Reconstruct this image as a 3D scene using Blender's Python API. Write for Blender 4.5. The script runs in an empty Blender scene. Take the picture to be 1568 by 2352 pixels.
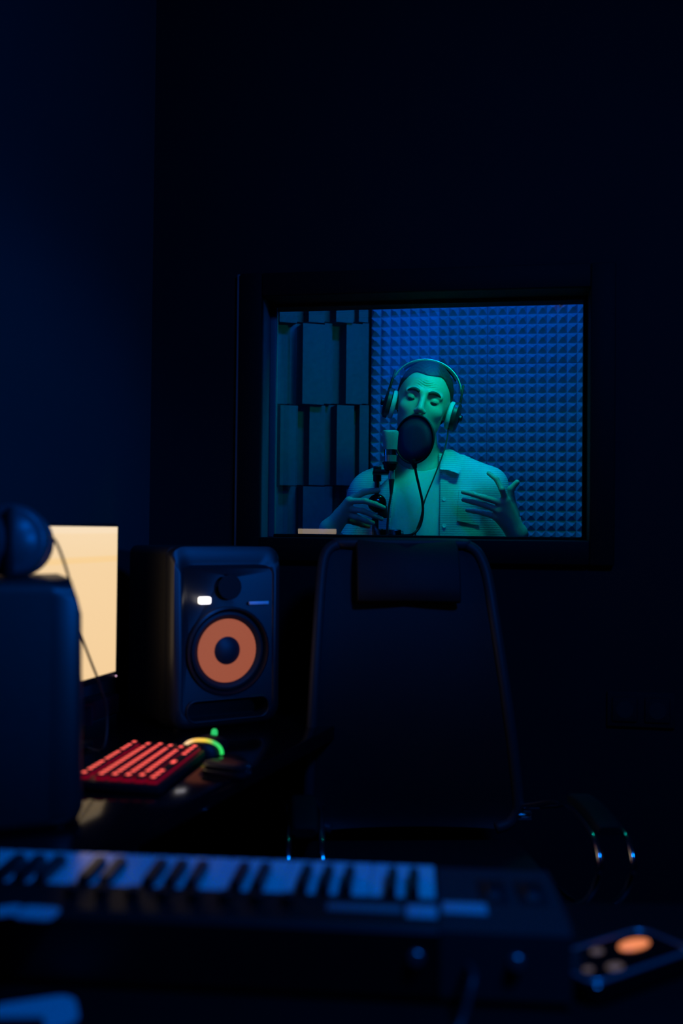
import bpy, bmesh, math, random
import numpy as np
from mathutils import Vector, Matrix
from mathutils.bvhtree import BVHTree
random.seed(4)
R = math.radians
scene = bpy.context.scene
COL = scene.collection

# ------------------------------------------------------------------ camera
FPX = 2352 * 35.0 / 36.0
CAM = Vector((0, 0, 1.17))
PITCH, ROLL = R(0.98), R(0.60)
Fw = Vector((0, math.cos(PITCH), math.sin(PITCH)))
R0 = Vector((1, 0, 0)); U0 = R0.cross(Fw)
Rt = R0 * math.cos(ROLL) + U0 * math.sin(ROLL)
Up = U0 * math.cos(ROLL) - R0 * math.sin(ROLL)
cd = bpy.data.cameras.new('camera'); cam = bpy.data.objects.new('camera', cd); COL.objects.link(cam)
cd.sensor_fit = 'VERTICAL'; cd.sensor_height = 36; cd.sensor_width = 24; cd.lens = 35
cam.matrix_world = Matrix(((Rt.x, Up.x, -Fw.x, CAM.x), (Rt.y, Up.y, -Fw.y, CAM.y), (Rt.z, Up.z, -Fw.z, CAM.z), (0, 0, 0, 1)))
cd.clip_start = 0.02
cd.dof.use_dof = True; cd.dof.focus_distance = 2.82; cd.dof.aperture_fstop = 1.9; cd.dof.aperture_blades = 0
scene.camera = cam

def ray(px, py):
    return Fw + Rt * ((px - 784) / FPX) - Up * ((py - 1176) / FPX)
def at(px, py, d):
    return CAM + ray(px, py) * d
def on_z(px, py, z):
    r = ray(px, py); return CAM + r * ((z - CAM.z) / r.z)
def on_plane(px, py, p0, n):
    r = ray(px, py); return CAM + r * ((p0 - CAM).dot(n) / r.dot(n))

# ------------------------------------------------------------------ world, lights, exposure
w = bpy.data.worlds.new('night'); scene.world = w; w.use_nodes = True
w.node_tree.nodes['Background'].inputs[0].default_value = (0.0, 0.0, 0.0, 1)
w.node_tree.nodes['Background'].inputs[1].default_value = 0.0
scene.view_settings.view_transform = 'Standard'; scene.view_settings.look = 'None'
scene.view_settings.exposure = 0.0; scene.view_settings.gamma = 1.0
scene.view_settings.use_curve_mapping = False
scene.cycles.use_denoising = True
scene.cycles.max_bounces = 8; scene.cycles.diffuse_bounces = 4; scene.cycles.transparent_max_bounces = 12
scene.cycles.sample_clamp_indirect = 3.0
scene.cycles.caustics_reflective = False; scene.cycles.caustics_refractive = False

def lamp(name, typ, loc, target, color, energy, size=0.3, sy=None, **kw):
    l = bpy.data.lights.new(name, typ); o = bpy.data.objects.new(name, l); COL.objects.link(o)
    o.location = loc; l.color = color; l.energy = energy
    o.rotation_euler = (Vector(target) - Vector(loc)).to_track_quat('-Z', 'Y').to_euler()
    if typ == 'AREA':
        l.size = size
        if sy: l.shape = 'RECTANGLE'; l.size_y = sy
    elif typ in ('SPOT', 'POINT'):
        l.shadow_soft_size = size
    for k, v in kw.items(): setattr(l, k, v)
    return o
BLUE = (0.0, 0.17, 1.0)
# control room: blue LED panel high on the right behind the camera, blue floor-standing LED lamp, booth cyan lamp, added blue booth fills
lamp('blue_led_panel', 'AREA', (0.75, 0.45, 2.45), (0.0, 1.15, 0.75), BLUE, 20.0, 0.30)
lamp('blue_led_wash', 'SPOT', (1.5, 0.3, 1.5), (-0.75, 2.0, 1.15), BLUE, 95.0, 0.12, spot_size=R(31), spot_blend=0.7)
lamp('booth_cyan_lamp', 'AREA', (0.36, 2.535, 1.84), (0.24, 2.86, 1.36), (0.0, 1.0, 0.74), 3.2, 0.26, 0.08)
lamp('booth_blue_fill', 'AREA', (0.40, 2.78, 2.36), (0.36, 3.6, 1.45), (0.0, 0.18, 1.0), 10.0, 0.5, 0.06)  # added blue fill, stands in for control-room light through the glass
lamp('booth_side_fill', 'AREA', (-0.20, 2.72, 1.45), (0.25, 2.95, 1.40), (0.0, 0.12, 1.0), 0.35, 0.05, 0.6)  # added side fill for eye sockets and pop filter, no such tube known

# ------------------------------------------------------------------ materials
MATS = {}
def mat(name, col, rough=0.5, metal=0.0, spec=0.5, var=0.0, scale=20.0, bump=0.0, bscale=None, emit=None, estr=0.0, coat=0.0, sheen=0.0):
    if name in MATS: return MATS[name]
    m = bpy.data.materials.new(name); m.use_nodes = True; nt = m.node_tree; b = nt.nodes['Principled BSDF']
    b.inputs['Base Color'].default_value = (*col, 1); b.inputs['Roughness'].default_value = rough
    b.inputs['Metallic'].default_value = metal; b.inputs['Specular IOR Level'].default_value = spec
    b.inputs['Coat Weight'].default_value = coat; b.inputs['Sheen Weight'].default_value = sheen
    if emit: b.inputs['Emission Color'].default_value = (*emit, 1); b.inputs['Emission Strength'].default_value = estr
    if var or bump:
        tc = nt.nodes.new('ShaderNodeTexCoord'); nz = nt.nodes.new('ShaderNodeTexNoise')
        nz.inputs['Scale'].default_value = scale; nz.inputs['Detail'].default_value = 4
        nt.links.new(tc.outputs['Object'], nz.inputs['Vector'])
        if var:
            mx = nt.nodes.new('ShaderNodeMix'); mx.data_type = 'RGBA'
            mx.inputs[6].default_value = (*[c * (1 - var) for c in col], 1)
            mx.inputs[7].default_value = (*[min(1, c * (1 + var)) for c in col], 1)
            nt.links.new(nz.outputs['Fac'], mx.inputs[0]); nt.links.new(mx.outputs[2], b.inputs['Base Color'])
        if bump:
            n2 = nz
            if bscale:
                n2 = nt.nodes.new('ShaderNodeTexNoise'); n2.inputs['Scale'].default_value = bscale
                nt.links.new(tc.outputs['Object'], n2.inputs['Vector'])
            bp = nt.nodes.new('ShaderNodeBump'); bp.inputs['Strength'].default_value = bump; bp.inputs['Distance'].default_value = 0.002
            nt.links.new(n2.outputs['Fac'], bp.inputs['Height']); nt.links.new(bp.outputs[0], b.inputs['Normal'])
    MATS[name] = m; return m

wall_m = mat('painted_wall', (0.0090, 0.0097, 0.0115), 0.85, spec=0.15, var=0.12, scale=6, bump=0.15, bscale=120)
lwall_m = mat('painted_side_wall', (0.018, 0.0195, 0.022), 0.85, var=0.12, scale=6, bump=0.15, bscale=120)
ceil_m = mat('ceiling_paint', (0.12, 0.12, 0.13), 0.9, var=0.05, scale=8)
floor_m = mat('dark_floor', (0.012, 0.012, 0.014), 0.6, var=0.3, scale=30)
frame_m = mat('black_frame_paint', (0.003, 0.003, 0.0035), 0.7, spec=0.15, var=0.2, scale=40)
lit_side_m = mat('lit_side_lining', (0.12, 0.12, 0.14), 0.5, var=0.15, scale=30)  # paler than the frame: light on the left side put into the colour
black_pl = mat('black_plastic', (0.006, 0.006, 0.007), 0.5, spec=0.3, var=0.15, scale=60)
black_gl = mat('gloss_black', (0.003, 0.003, 0.004), 0.11, spec=0.5, var=0.2, scale=50)
matte_bl = mat('matte_black', (0.003, 0.003, 0.0035), 0.8, var=0.2, scale=60)
chrome = mat('chrome', (0.8, 0.8, 0.82), 0.12, metal=1.0, var=0.03, scale=10)
steel_dark = mat('dark_metal', (0.05, 0.05, 0.055), 0.35, metal=0.8, var=0.1, scale=40)
rubber = mat('rubber', (0.02, 0.02, 0.02), 0.6, var=0.1, scale=60)
leather = mat('black_leather', (0.0075, 0.0075, 0.0085), 0.6, spec=0.25, var=0.15, scale=40, bump=0.2, bscale=300)
foam_m = mat('grey_foam', (0.20, 0.26, 0.44), 0.95, spec=0.1, var=0.2, scale=60, bump=0.2, bscale=500)
foam2_m = mat('charcoal_foam', (0.11, 0.12, 0.14), 0.95, spec=0.1, var=0.2, scale=50, bump=0.2, bscale=500)

# ------------------------------------------------------------------ mesh helpers
def finish(bm, name, m, parent=None, world=True, smooth=35, label=None):
    me = bpy.data.meshes.new(name); bmesh.ops.recalc_face_normals(bm, faces=bm.faces[:]); bm.to_mesh(me); bm.free()
    return link(me, name, m, parent, world, smooth, label)
def link(me, name, m, parent=None, world=True, smooth=35, label=None):
    if m is not None:
        for mm in (m if isinstance(m, (list, tuple)) else [m]): me.materials.append(mm)
    if smooth and len(me.polygons):
        me.polygons.foreach_set('use_smooth', [True] * len(me.polygons))
        if smooth < 180: me.set_sharp_from_angle(angle=R(smooth))
    o = bpy.data.objects.new(name, me); COL.objects.link(o)
    if parent is not None:
        o.parent = parent
        if world: o.matrix_parent_inverse = WM.get(parent.name, Matrix.Identity(4)).inverted()
    if label: o['label'] = label
    return o
WM = {}
def thing(name, label, cat, loc=(0, 0, 0), rz=0.0, group=None):
    o = bpy.data.objects.new(name, None); COL.objects.link(o); o.empty_display_size = 0.05
    o.location = loc; o.rotation_euler = (0, 0, rz)
    WM[o.name] = Matrix.Translation(loc) @ Matrix.Rotation(rz, 4, 'Z')
    tag(o, label, cat, group); return o
def tag(o, label, cat, group=None):
    o['label'] = label; o['category'] = cat
    if group: o['group'] = group
    return o
def struct(o): o['kind'] = 'structure'; return o

def merge(bm, t, M=None):
    if M is not None: bmesh.ops.transform(t, matrix=M, verts=t.verts[:])
    me = bpy.data.meshes.new('tmp'); t.to_mesh(me); t.free(); bm.from_mesh(me); bpy.data.meshes.remove(me)
def box(bm, c, s, rot=None, bev=0.0, seg=2):
    t = bmesh.new(); bmesh.ops.create_cube(t, size=1.0)
    bmesh.ops.scale(t, vec=Vector(s), verts=t.verts[:])
    if bev: bmesh.ops.bevel(t, geom=t.edges[:], offset=bev, segments=seg, profile=0.5, affect='EDGES')
    merge(bm, t, Matrix.Translation(Vector(c)) @ (rot.to_4x4() if rot is not None else Matrix.Identity(4)))
def loft(bm, rings, cap0=True, cap1=True):
    V = [[bm.verts.new(p) for p in r] for r in rings]; n = len(rings[0])
    for a, b in zip(V, V[1:]):
        for i in range(n): bm.faces.new((a[i], a[(i + 1) % n], b[(i + 1) % n], b[i]))
    if cap0: bm.faces.new(V[0][::-1])
    if cap1: bm.faces.new(V[-1])
def rrect(wd, h, r, n=6):
    pts = []
    for cx, cy, a0 in ((wd / 2 - r, h / 2 - r, 0), (-wd / 2 + r, h / 2 - r, 90), (-wd / 2 + r, -h / 2 + r, 180), (wd / 2 - r, -h / 2 + r, 270)):
        for i in range(n + 1):
            a = R(a0 + 90 * i / n); pts.append((cx + r * math.cos(a), cy + r * math.sin(a)))
    return pts
def lathe(bm, prof, seg=32, M=None):
    t = bmesh.new(); rings = []
    for r, h in prof:
        if r < 1e-6: rings.append([t.verts.new((0, 0, h))])
        else: rings.append([t.verts.new((r * math.cos(2 * math.pi * i / seg), r * math.sin(2 * math.pi * i / seg), h)) for i in range(seg)])
    for a, b in zip(rings, rings[1:]):
        for i in range(seg):
            j = (i + 1) % seg
            if len(a) == 1 and len(b) == 1: continue
            if len(a) == 1: t.faces.new((a[0], b[j], b[i]))
            elif len(b) == 1: t.faces.new((a[i], a[j], b[0]))
            else: t.faces.new((a[i], a[j], b[j], b[i]))
    if len(rings[0]) > 1: t.faces.new(rings[0][::-1])
    if len(rings[-1]) > 1: t.faces.new(rings[-1])
    merge(bm, t, M)
def spline(pts, n=8):
    P = [Vector(p) for p in pts]; P = [2 * P[0] - P[1]] + P + [2 * P[-1] - P[-2]]; out = []
    for i in range(1, len(P) - 2):
        for k in range(n):
            t = k / n; a, b, c, d = P[i - 1:i + 3]
            out.append(0.5 * ((2 * b) + (c - a) * t + (2 * a - 5 * b + 4 * c - d) * t * t + (3 * b - a - 3 * c + d) * t ** 3))
    out.append(P[-2]); return out
def tube(bm, pts, r, seg=10, closed=False):
    P = [Vector(p) for p in pts]; n = len(P); rs = r if isinstance(r, (list, tuple)) else [r] * n
    T = []
    for i in range(n):
        a = P[(i - 1) % n] if closed or i > 0 else P[i]; b = P[(i + 1) % n] if closed or i < n - 1 else P[i]
        T.append((b - a).normalized())
    x = T[0].orthogonal().normalized(); rings = []
    for i in range(n):
        x = (x - T[i] * x.dot(T[i])).normalized(); y = T[i].cross(x)
        rings.append([P[i] + (x * math.cos(2 * math.pi * k / seg) + y * math.sin(2 * math.pi * k / seg)) * rs[i] for k in range(seg)])
    if closed: loft(bm, rings + [rings[0]], False, False); bmesh.ops.remove_doubles(bm, verts=bm.verts[:], dist=1e-6)
    else: loft(bm, rings)
def zmat(p, d):   # local Z along d at p
    return Matrix.Translation(Vector(p)) @ Vector(d).to_track_quat('Z', 'Y').to_matrix().to_4x4()
def cyl(bm, p0, p1, r, seg=20, bev=0.0, r1=None):
    p0, p1 = Vector(p0), Vector(p1); L = (p1 - p0).length; r1 = r if r1 is None else r1
    pr = [(r, 0), (r1, L)] if not bev else [(r - bev, 0), (r, bev), (r1, L - bev), (r1 - bev, L)]
    lathe(bm, pr, seg, zmat(p0, p1 - p0))
def sphere(bm, c, r, su=20, sv=12, M=None):
    rr = r if isinstance(r, (list, tuple)) else (r, r, r)
    t = bmesh.new(); bmesh.ops.create_uvsphere(t, u_segments=su, v_segments=sv, radius=1.0)
    bmesh.ops.scale(t, vec=Vector(rr), verts=t.verts[:])
    merge(bm, t, Matrix.Translation(Vector(c)) @ (M if M is not None else Matrix.Identity(4)))
def one(fn, name, m, parent=None, world=True, smooth=35, label=None):
    bm = bmesh.new(); fn(bm); return finish(bm, name, m, parent, world, smooth, label)
def boolean(o, cutters):
    for c in cutters:
        md = o.modifiers.new('b', 'BOOLEAN'); md.operation = 'DIFFERENCE'; md.object = c; md.solver = 'EXACT'
    dg = bpy.context.evaluated_depsgraph_get(); me = bpy.data.meshes.new_from_object(o.evaluated_get(dg))
    old = o.data; o.modifiers.clear(); o.data = me; bpy.data.meshes.remove(old)
    for c in cutters:
        d = c.data; bpy.data.objects.remove(c); bpy.data.meshes.remove(d)
    me.polygons.foreach_set('use_smooth', [True] * len(me.polygons)); me.set_sharp_from_angle(angle=R(35))
def prism(bm, poly, z0, z1):
    loft(bm, [[(x, y, z0) for x, y in poly], [(x, y, z1) for x, y in poly]])

# ------------------------------------------------------------------ room geometry
U = Vector((0.987, -0.160, 0)).normalized()           # along the window wall, to the right
N = Vector((0.160, 0.987, 0)).normalized()            # through the window, into the booth
WS = 0.96
GP = Vector((0.6045, 2.5, 0)) * WS                         # point of the glass plane
WF = GP - N * 0.10 * WS                                    # room-side wall face
def wl(u, n, z): return WF + U * u + N * n + Vector((0, 0, z))
CU = -1.0997 * WS
C = WF + U * CU
LW = Vector((-0.347, -0.938, 0)).normalized(); LN = Vector((-0.938, 0.347, 0)).normalized()
H = 2.58
uL, uR, zB, zT = -0.803 * WS, 0.008 * WS, 1.17 + (1.1475 - 1.17) * WS, 1.17 + (1.758 - 1.17) * WS         # window opening
def wall_slab(bm, a, b, z0, z1, off):
    a, b = Vector(a), Vector(b)
    p = [a, b, b + off, a + off]; prism(bm, [(q.x, q.y) for q in p], z0, z1)
def f(bm):
    T = N * 0.16
    a, b, c_, d_ = WF + U * (CU - 0.3), WF + U * (uL - 0.05), WF + U * (uR + 0.05), WF + U * 1.6
    wall_slab(bm, a, b, 0, H + 0.1, T); wall_slab(bm, c_, d_, 0, H + 0.1, T)
    wall_slab(bm, b, c_, 0, zB - 0.05, T); wall_slab(bm, b, c_, zT + 0.05, H + 0.1, T)
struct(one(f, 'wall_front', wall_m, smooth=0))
RL = C + LW * 4.4; FR = WF + U * 1.6; RR = FR - N * 3.9
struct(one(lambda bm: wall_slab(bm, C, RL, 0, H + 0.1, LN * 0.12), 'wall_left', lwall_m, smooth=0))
struct(one(lambda bm: wall_slab(bm, FR, RR, 0, H + 0.1, U * 0.12), 'wall_right', wall_m, smooth=0))
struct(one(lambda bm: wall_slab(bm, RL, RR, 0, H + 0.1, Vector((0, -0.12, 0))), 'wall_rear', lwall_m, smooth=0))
BB = Vector((0.6045, 2.5, 0)) + N * 1.0                                     # booth back wall plane
Bc = Vector((0.104, 3.594, 0)); BLd = Vector((-0.95, -0.31, 0)).normalized(); BLn = Vector((0.31, -0.95, 0)).normalized()
Bl = Bc + BLd * 0.80; Br = Bc + U * 1.25
W0, W1 = GP + N * 0.06 + U * (-1.45), GP + N * 0.06 + U * 0.75
foot = [RL, RR, FR, FR + N * 0.1, W1, Br + N * 0.1, Bc + N * 0.1, Bl + N * 0.1 + BLd * 0.1, W0 - U * 0.1, C + N * 0.16, C]
struct(one(lambda bm: prism(bm, [(p.x, p.y) for p in [RL + LN * .1, RR + U * .1, FR + U * .1, FR + U * .1 + N * .16, W1 + U * .1, Br + N * .15 + U * .1, Bc + N * .15, Bl + N * .15 + BLd * .15, W0 - U * .15, C + LN * .12 + N * .16]], -0.1, 0), 'floor', floor_m, smooth=0))
struct(one(lambda bm: prism(bm, [(p.x, p.y) for p in [RL + LN * .1, RR + U * .1, FR + U * .1, FR + U * .1 + N * .16, C + LN * .12 + N * .16]], H, H + 0.1), 'ceiling', ceil_m, smooth=0))
struct(one(lambda bm: prism(bm, [(p.x, p.y) for p in [W0 - U * .1, W1 + U * .1, Br + N * .15 + U * .1, Bc + N * .15, Bl + N * .15 + BLd * .1]], 2.42, 2.5), 'ceiling_booth', wall_m, smooth=0))
wbb = struct(one(lambda bm: wall_slab(bm, Bc, Br, 0, 2.42, N * 0.08), 'wall_booth_back', wall_m, smooth=0))
wbl = struct(one(lambda bm: wall_slab(bm, Bc, Bl, 0, 2.42, -BLn * 0.08), 'wall_booth_left', wall_m, smooth=0))
struct(one(lambda bm: wall_slab(bm, Bl, W0, 0, 2.42, BLd * 0.08), 'wall_booth_side', wall_m, smooth=0))
struct(one(lambda bm: wall_slab(bm, Br, W1, 0, 2.42, U * 0.08), 'wall_booth_right', wall_m, smooth=0))

# window
win = struct(one(lambda bm: [wall_slab(bm, WF + U * (uL - 0.05) + N * n0, WF + U * uL + N * n0, zB - 0.05, zT + 0.05, N * 0.005) for n0 in (0.0,)], 'window_1', frame_m, smooth=0))
WM[win.name] = Matrix.Identity(4)
uc, zc = (uL + uR) / 2, (zB + zT) / 2
rotW = Matrix((U, N, Vector((0, 0, 1)))).transposed()
cw = 0.056; pr = 0.022
for (u0, u1, z0, z1) in ((uL - cw, uL, zB - cw, zT + cw), (uR, uR + cw, zB - cw, zT + cw), (uL, uR, zT, zT + cw), (uL, uR, zB - cw, zB)):
    one(lambda bm: box(bm, wl((u0 + u1) / 2, -pr / 2 + 0.002, (z0 + z1) / 2), (u1 - u0, pr, z1 - z0), rotW, 0.004), 'casing_board', frame_m, win)
for (u0, u1, z0, z1) in ((uL - 0.012, uL, zB, zT), (uR, uR + 0.012, zB, zT), (uL, uR, zT, zT + 0.012), (uL, uR, zB - 0.012, zB)):
    one(lambda bm: box(bm, wl((u0 + u1) / 2, 0.08, (z0 + z1) / 2), (u1 - u0, 0.165, z1 - z0), rotW), 'lining_board', lit_side_m if u1 <= uL else frame_m, win)  # only the left board is paler, its light is in the colour
for (u0, u1, z0, z1) in ((uL, uL + 0.016, zB, zT), (uR - 0.010, uR, zB, zT), (uL, uR, zT - 0.008, zT), (uL, uR, zB, zB + 0.008)):
    one(lambda bm: box(bm, wl((u0 + u1) / 2, 0.08, (z0 + z1) / 2), (u1 - u0, 0.012, z1 - z0), rotW, 0.002), 'glazing_bead', lit_side_m if u1 <= uL + .1 else frame_m, win)  # left bead paler too, for the light falling on that side
one(lambda bm: box(bm, wl(uL - cw - 0.004, -0.006, zc), (0.008, 0.014, zT - zB + 2 * cw), rotW, 0.002), 'lit_edge_strip', lit_side_m, win)  # pale strip added as the lit outer edge of the casing
gm = bpy.data.materials.new('studio_glass'); gm.use_nodes = True; nt = gm.node_tree; nt.nodes.clear()
go = nt.nodes.new('ShaderNodeOutputMaterial'); gmix = nt.nodes.new('ShaderNodeMixShader'); gt = nt.nodes.new('ShaderNodeBsdfTransparent'); gg = nt.nodes.new('ShaderNodeBsdfGlossy')
gf = nt.nodes.new('ShaderNodeValue'); gf.outputs[0].default_value = 0.27; gg.inputs['Roughness'].default_value = 0.0
nz = nt.nodes.new('ShaderNodeTexNoise'); nz.inputs['Scale'].default_value = 5; rr_ = nt.nodes.new('ShaderNodeMapRange')
rr_.inputs[3].default_value = 0.97; rr_.inputs[4].default_value = 1.0
nt.links.new(nz.outputs[0], rr_.inputs[0]); nt.links.new(rr_.outputs[0], gt.inputs[0])
nt.links.new(gf.outputs[0], gmix.inputs[0]); nt.links.new(gt.outputs[0], gmix.inputs[1]); nt.links.new(gg.outputs[0], gmix.inputs[2]); nt.links.new(gmix.outputs[0], go.inputs[0])
GY = R(-6.0)
def f(bm):
    q = Matrix.Rotation(GY, 3, 'Z') @ rotW; c = wl(uc, 0.098, zc); hx, hz = (uR - uL) / 2 + 0.005, (zT - zB) / 2 + 0.005
    bm.faces.new([bm.verts.new(c + q @ Vector(v)) for v in ((-hx, 0, -hz), (hx, 0, -hz), (hx, 0, hz), (-hx, 0, hz))])
one(f, 'glass_pane', gm, win, smooth=0, label='clear glass reflecting the glowing monitor')

# pyramid foam on the booth back wall
P_ = 0.0345; NP = 12; TS = P_ * NP
def f(bm):
    base = 0.02
    box(bm, (TS / 2, -base / 2, TS / 2), (TS - 0.002, base, TS - 0.002))
    for i in range(NP):
        for k in range(NP):
            x0, z0 = i * P_, k * P_; g = 0.0006
            v = [bm.verts.new(p) for p in ((x0 + g, -base, z0 + g), (x0 + P_ - g, -base, z0 + g), (x0 + P_ - g, -base, z0 + P_ - g), (x0 + g, -base, z0 + P_ - g))]
            a = bm.verts.new((x0 + P_ / 2 - .002, -base - 0.026, z0 + P_ / 2)); b = bm.verts.new((x0 + P_ / 2 + .002, -base - 0.026, z0 + P_ / 2))
            bm.faces.new((v[0], v[1], b, a)); bm.faces.new((v[1], v[2], b)); bm.faces.new((v[2], v[3], a, b)); bm.faces.new((v[3], v[0], a))
bm = bmesh.new(); f(bm); bmesh.ops.recalc_face_normals(bm, faces=bm.faces[:]); fme = bpy.data.meshes.new('foam_panel'); bm.to_mesh(fme); bm.free(); fme.materials.append(foam_m)
rU = Matrix((U, N, Vector((0, 0, 1)))).transposed().to_4x4()
for i in range(3):
    for k in range(3):
        o = bpy.data.objects.new('foam_panel', fme); COL.objects.link(o); o.parent = wbb
        o.matrix_world = Matrix.Translation(Bc + U * (0.0 + i * TS) + Vector((0, 0, 0.93 + k * TS))) @ rU
# block foam on the angled booth wall, one block per rib; px edges read from the wall
def blk(px0, px1, py0, py1, dep, tl=0.0, tr=0.0):
    P0 = Bc + BLn * dep
    a = on_plane(px0, (py0 + py1) / 2, P0, BLn); b = on_plane(px1, (py0 + py1) / 2, P0, BLn)
    zt = on_plane(px0, py0, P0, BLn).z; zb = on_plane(px0, py1, P0, BLn).z
    sa, sb = (a - Bc).dot(BLd), (b - Bc).dot(BLd)     # sa > sb
    def pt(s, d, z): return Bc + BLd * s + BLn * d + Vector((0, 0, z))
    def ring(z): return [pt(sa + tl, 0.001, z), pt(sa, dep, z), pt(sb, dep, z), pt(sb - tr, 0.001, z)]
    one(lambda bm: loft(bm, [ring(zb), ring(zt)]), 'foam_block', foam2_m, wbl, smooth=0)
WM[wbl.name] = Matrix.Identity(4)
rows = [(560, 739), (742, 927), (930, 1114), (1117, 1302), (1305, 1490)]
A = [(600, 640, .03), (643, 683, .10), (683, 710, .025), (710, 746, .075), (746, 773, .03), (773, 812, .095), (812, 825, .02), (825, 846, .06)]
B = [(600, 637, .08), (637, 660, .05), (660, 695, .02), (695, 745, .10), (745, 762, .06), (762, 795, .015), (795, 832, .085), (832, 846, .055)]
for i, (y0, y1) in enumerate(rows):
    for (x0, x1, d) in (A if i % 2 == 0 else B): blk(x0, x1, y0, y1, d, 0.004, 0.0)

# wall socket on the window wall
sc_ = on_plane(1470, 1629, WF, N)
so = thing('wall_socket', 'dark double wall socket plate low on the wall right of the chair', 'socket', sc_)
rotS = rotW.to_4x4()
one(lambda bm: box(bm, sc_ - N * 0.0045, (0.150, 0.009, 0.080), rotW, 0.003), 'plate', wall_m, so)
for s in (-1, 1):
    q = one(lambda bm: box(bm, sc_ - N * 0.011 + U * s * 0.036, (0.056, 0.006, 0.056), rotW, 0.004), 'insert', wall_m, so)
    one(lambda bm: cyl(bm, sc_ - N * 0.0135 + U * s * 0.036, sc_ - N * 0.0145 + U * s * 0.036, 0.019, 20), 'socket_well', matte_bl, so)

# ------------------------------------------------------------------ studio desk along the left wall
DZ = 0.75
E0 = Vector((-0.312, 1.312, 0)); DA = -LW; DB = LN              # along the desk (into the room), towards the wall
def dk(a, b, z): return E0 + DA * a + DB * b + Vector((0, 0, z))
rotD = Matrix((DA, DB, Vector((0, 0, 1)))).transposed()
desk_root = dk(0.4, 0.3, 0)
desk = thing('studio_desk', 'glossy black studio desk along the left wall under the lit keyboard', 'desk', desk_root)
one(lambda bm: box(bm, dk(0.455, 0.272, DZ - 0.015), (1.03, 0.54, 0.03), rotD, 0.003), 'desk_top', black_gl, desk)
for a in (0.11, 0.93):
    for b in (0.045, 0.50):
        one(lambda bm: box(bm, dk(a, b, (DZ - 0.03) / 2), (0.045, 0.045, DZ - 0.03), rotD, 0.003), 'leg', mat('desk_leg_paint', (0.02, 0.02, 0.022), 0.5, var=0.1), desk)
one(lambda bm: box(bm, dk(0.455, 0.51, 0.45), (1.0, 0.02, 0.3), rotD), 'back_panel', black_pl, desk)

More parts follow.
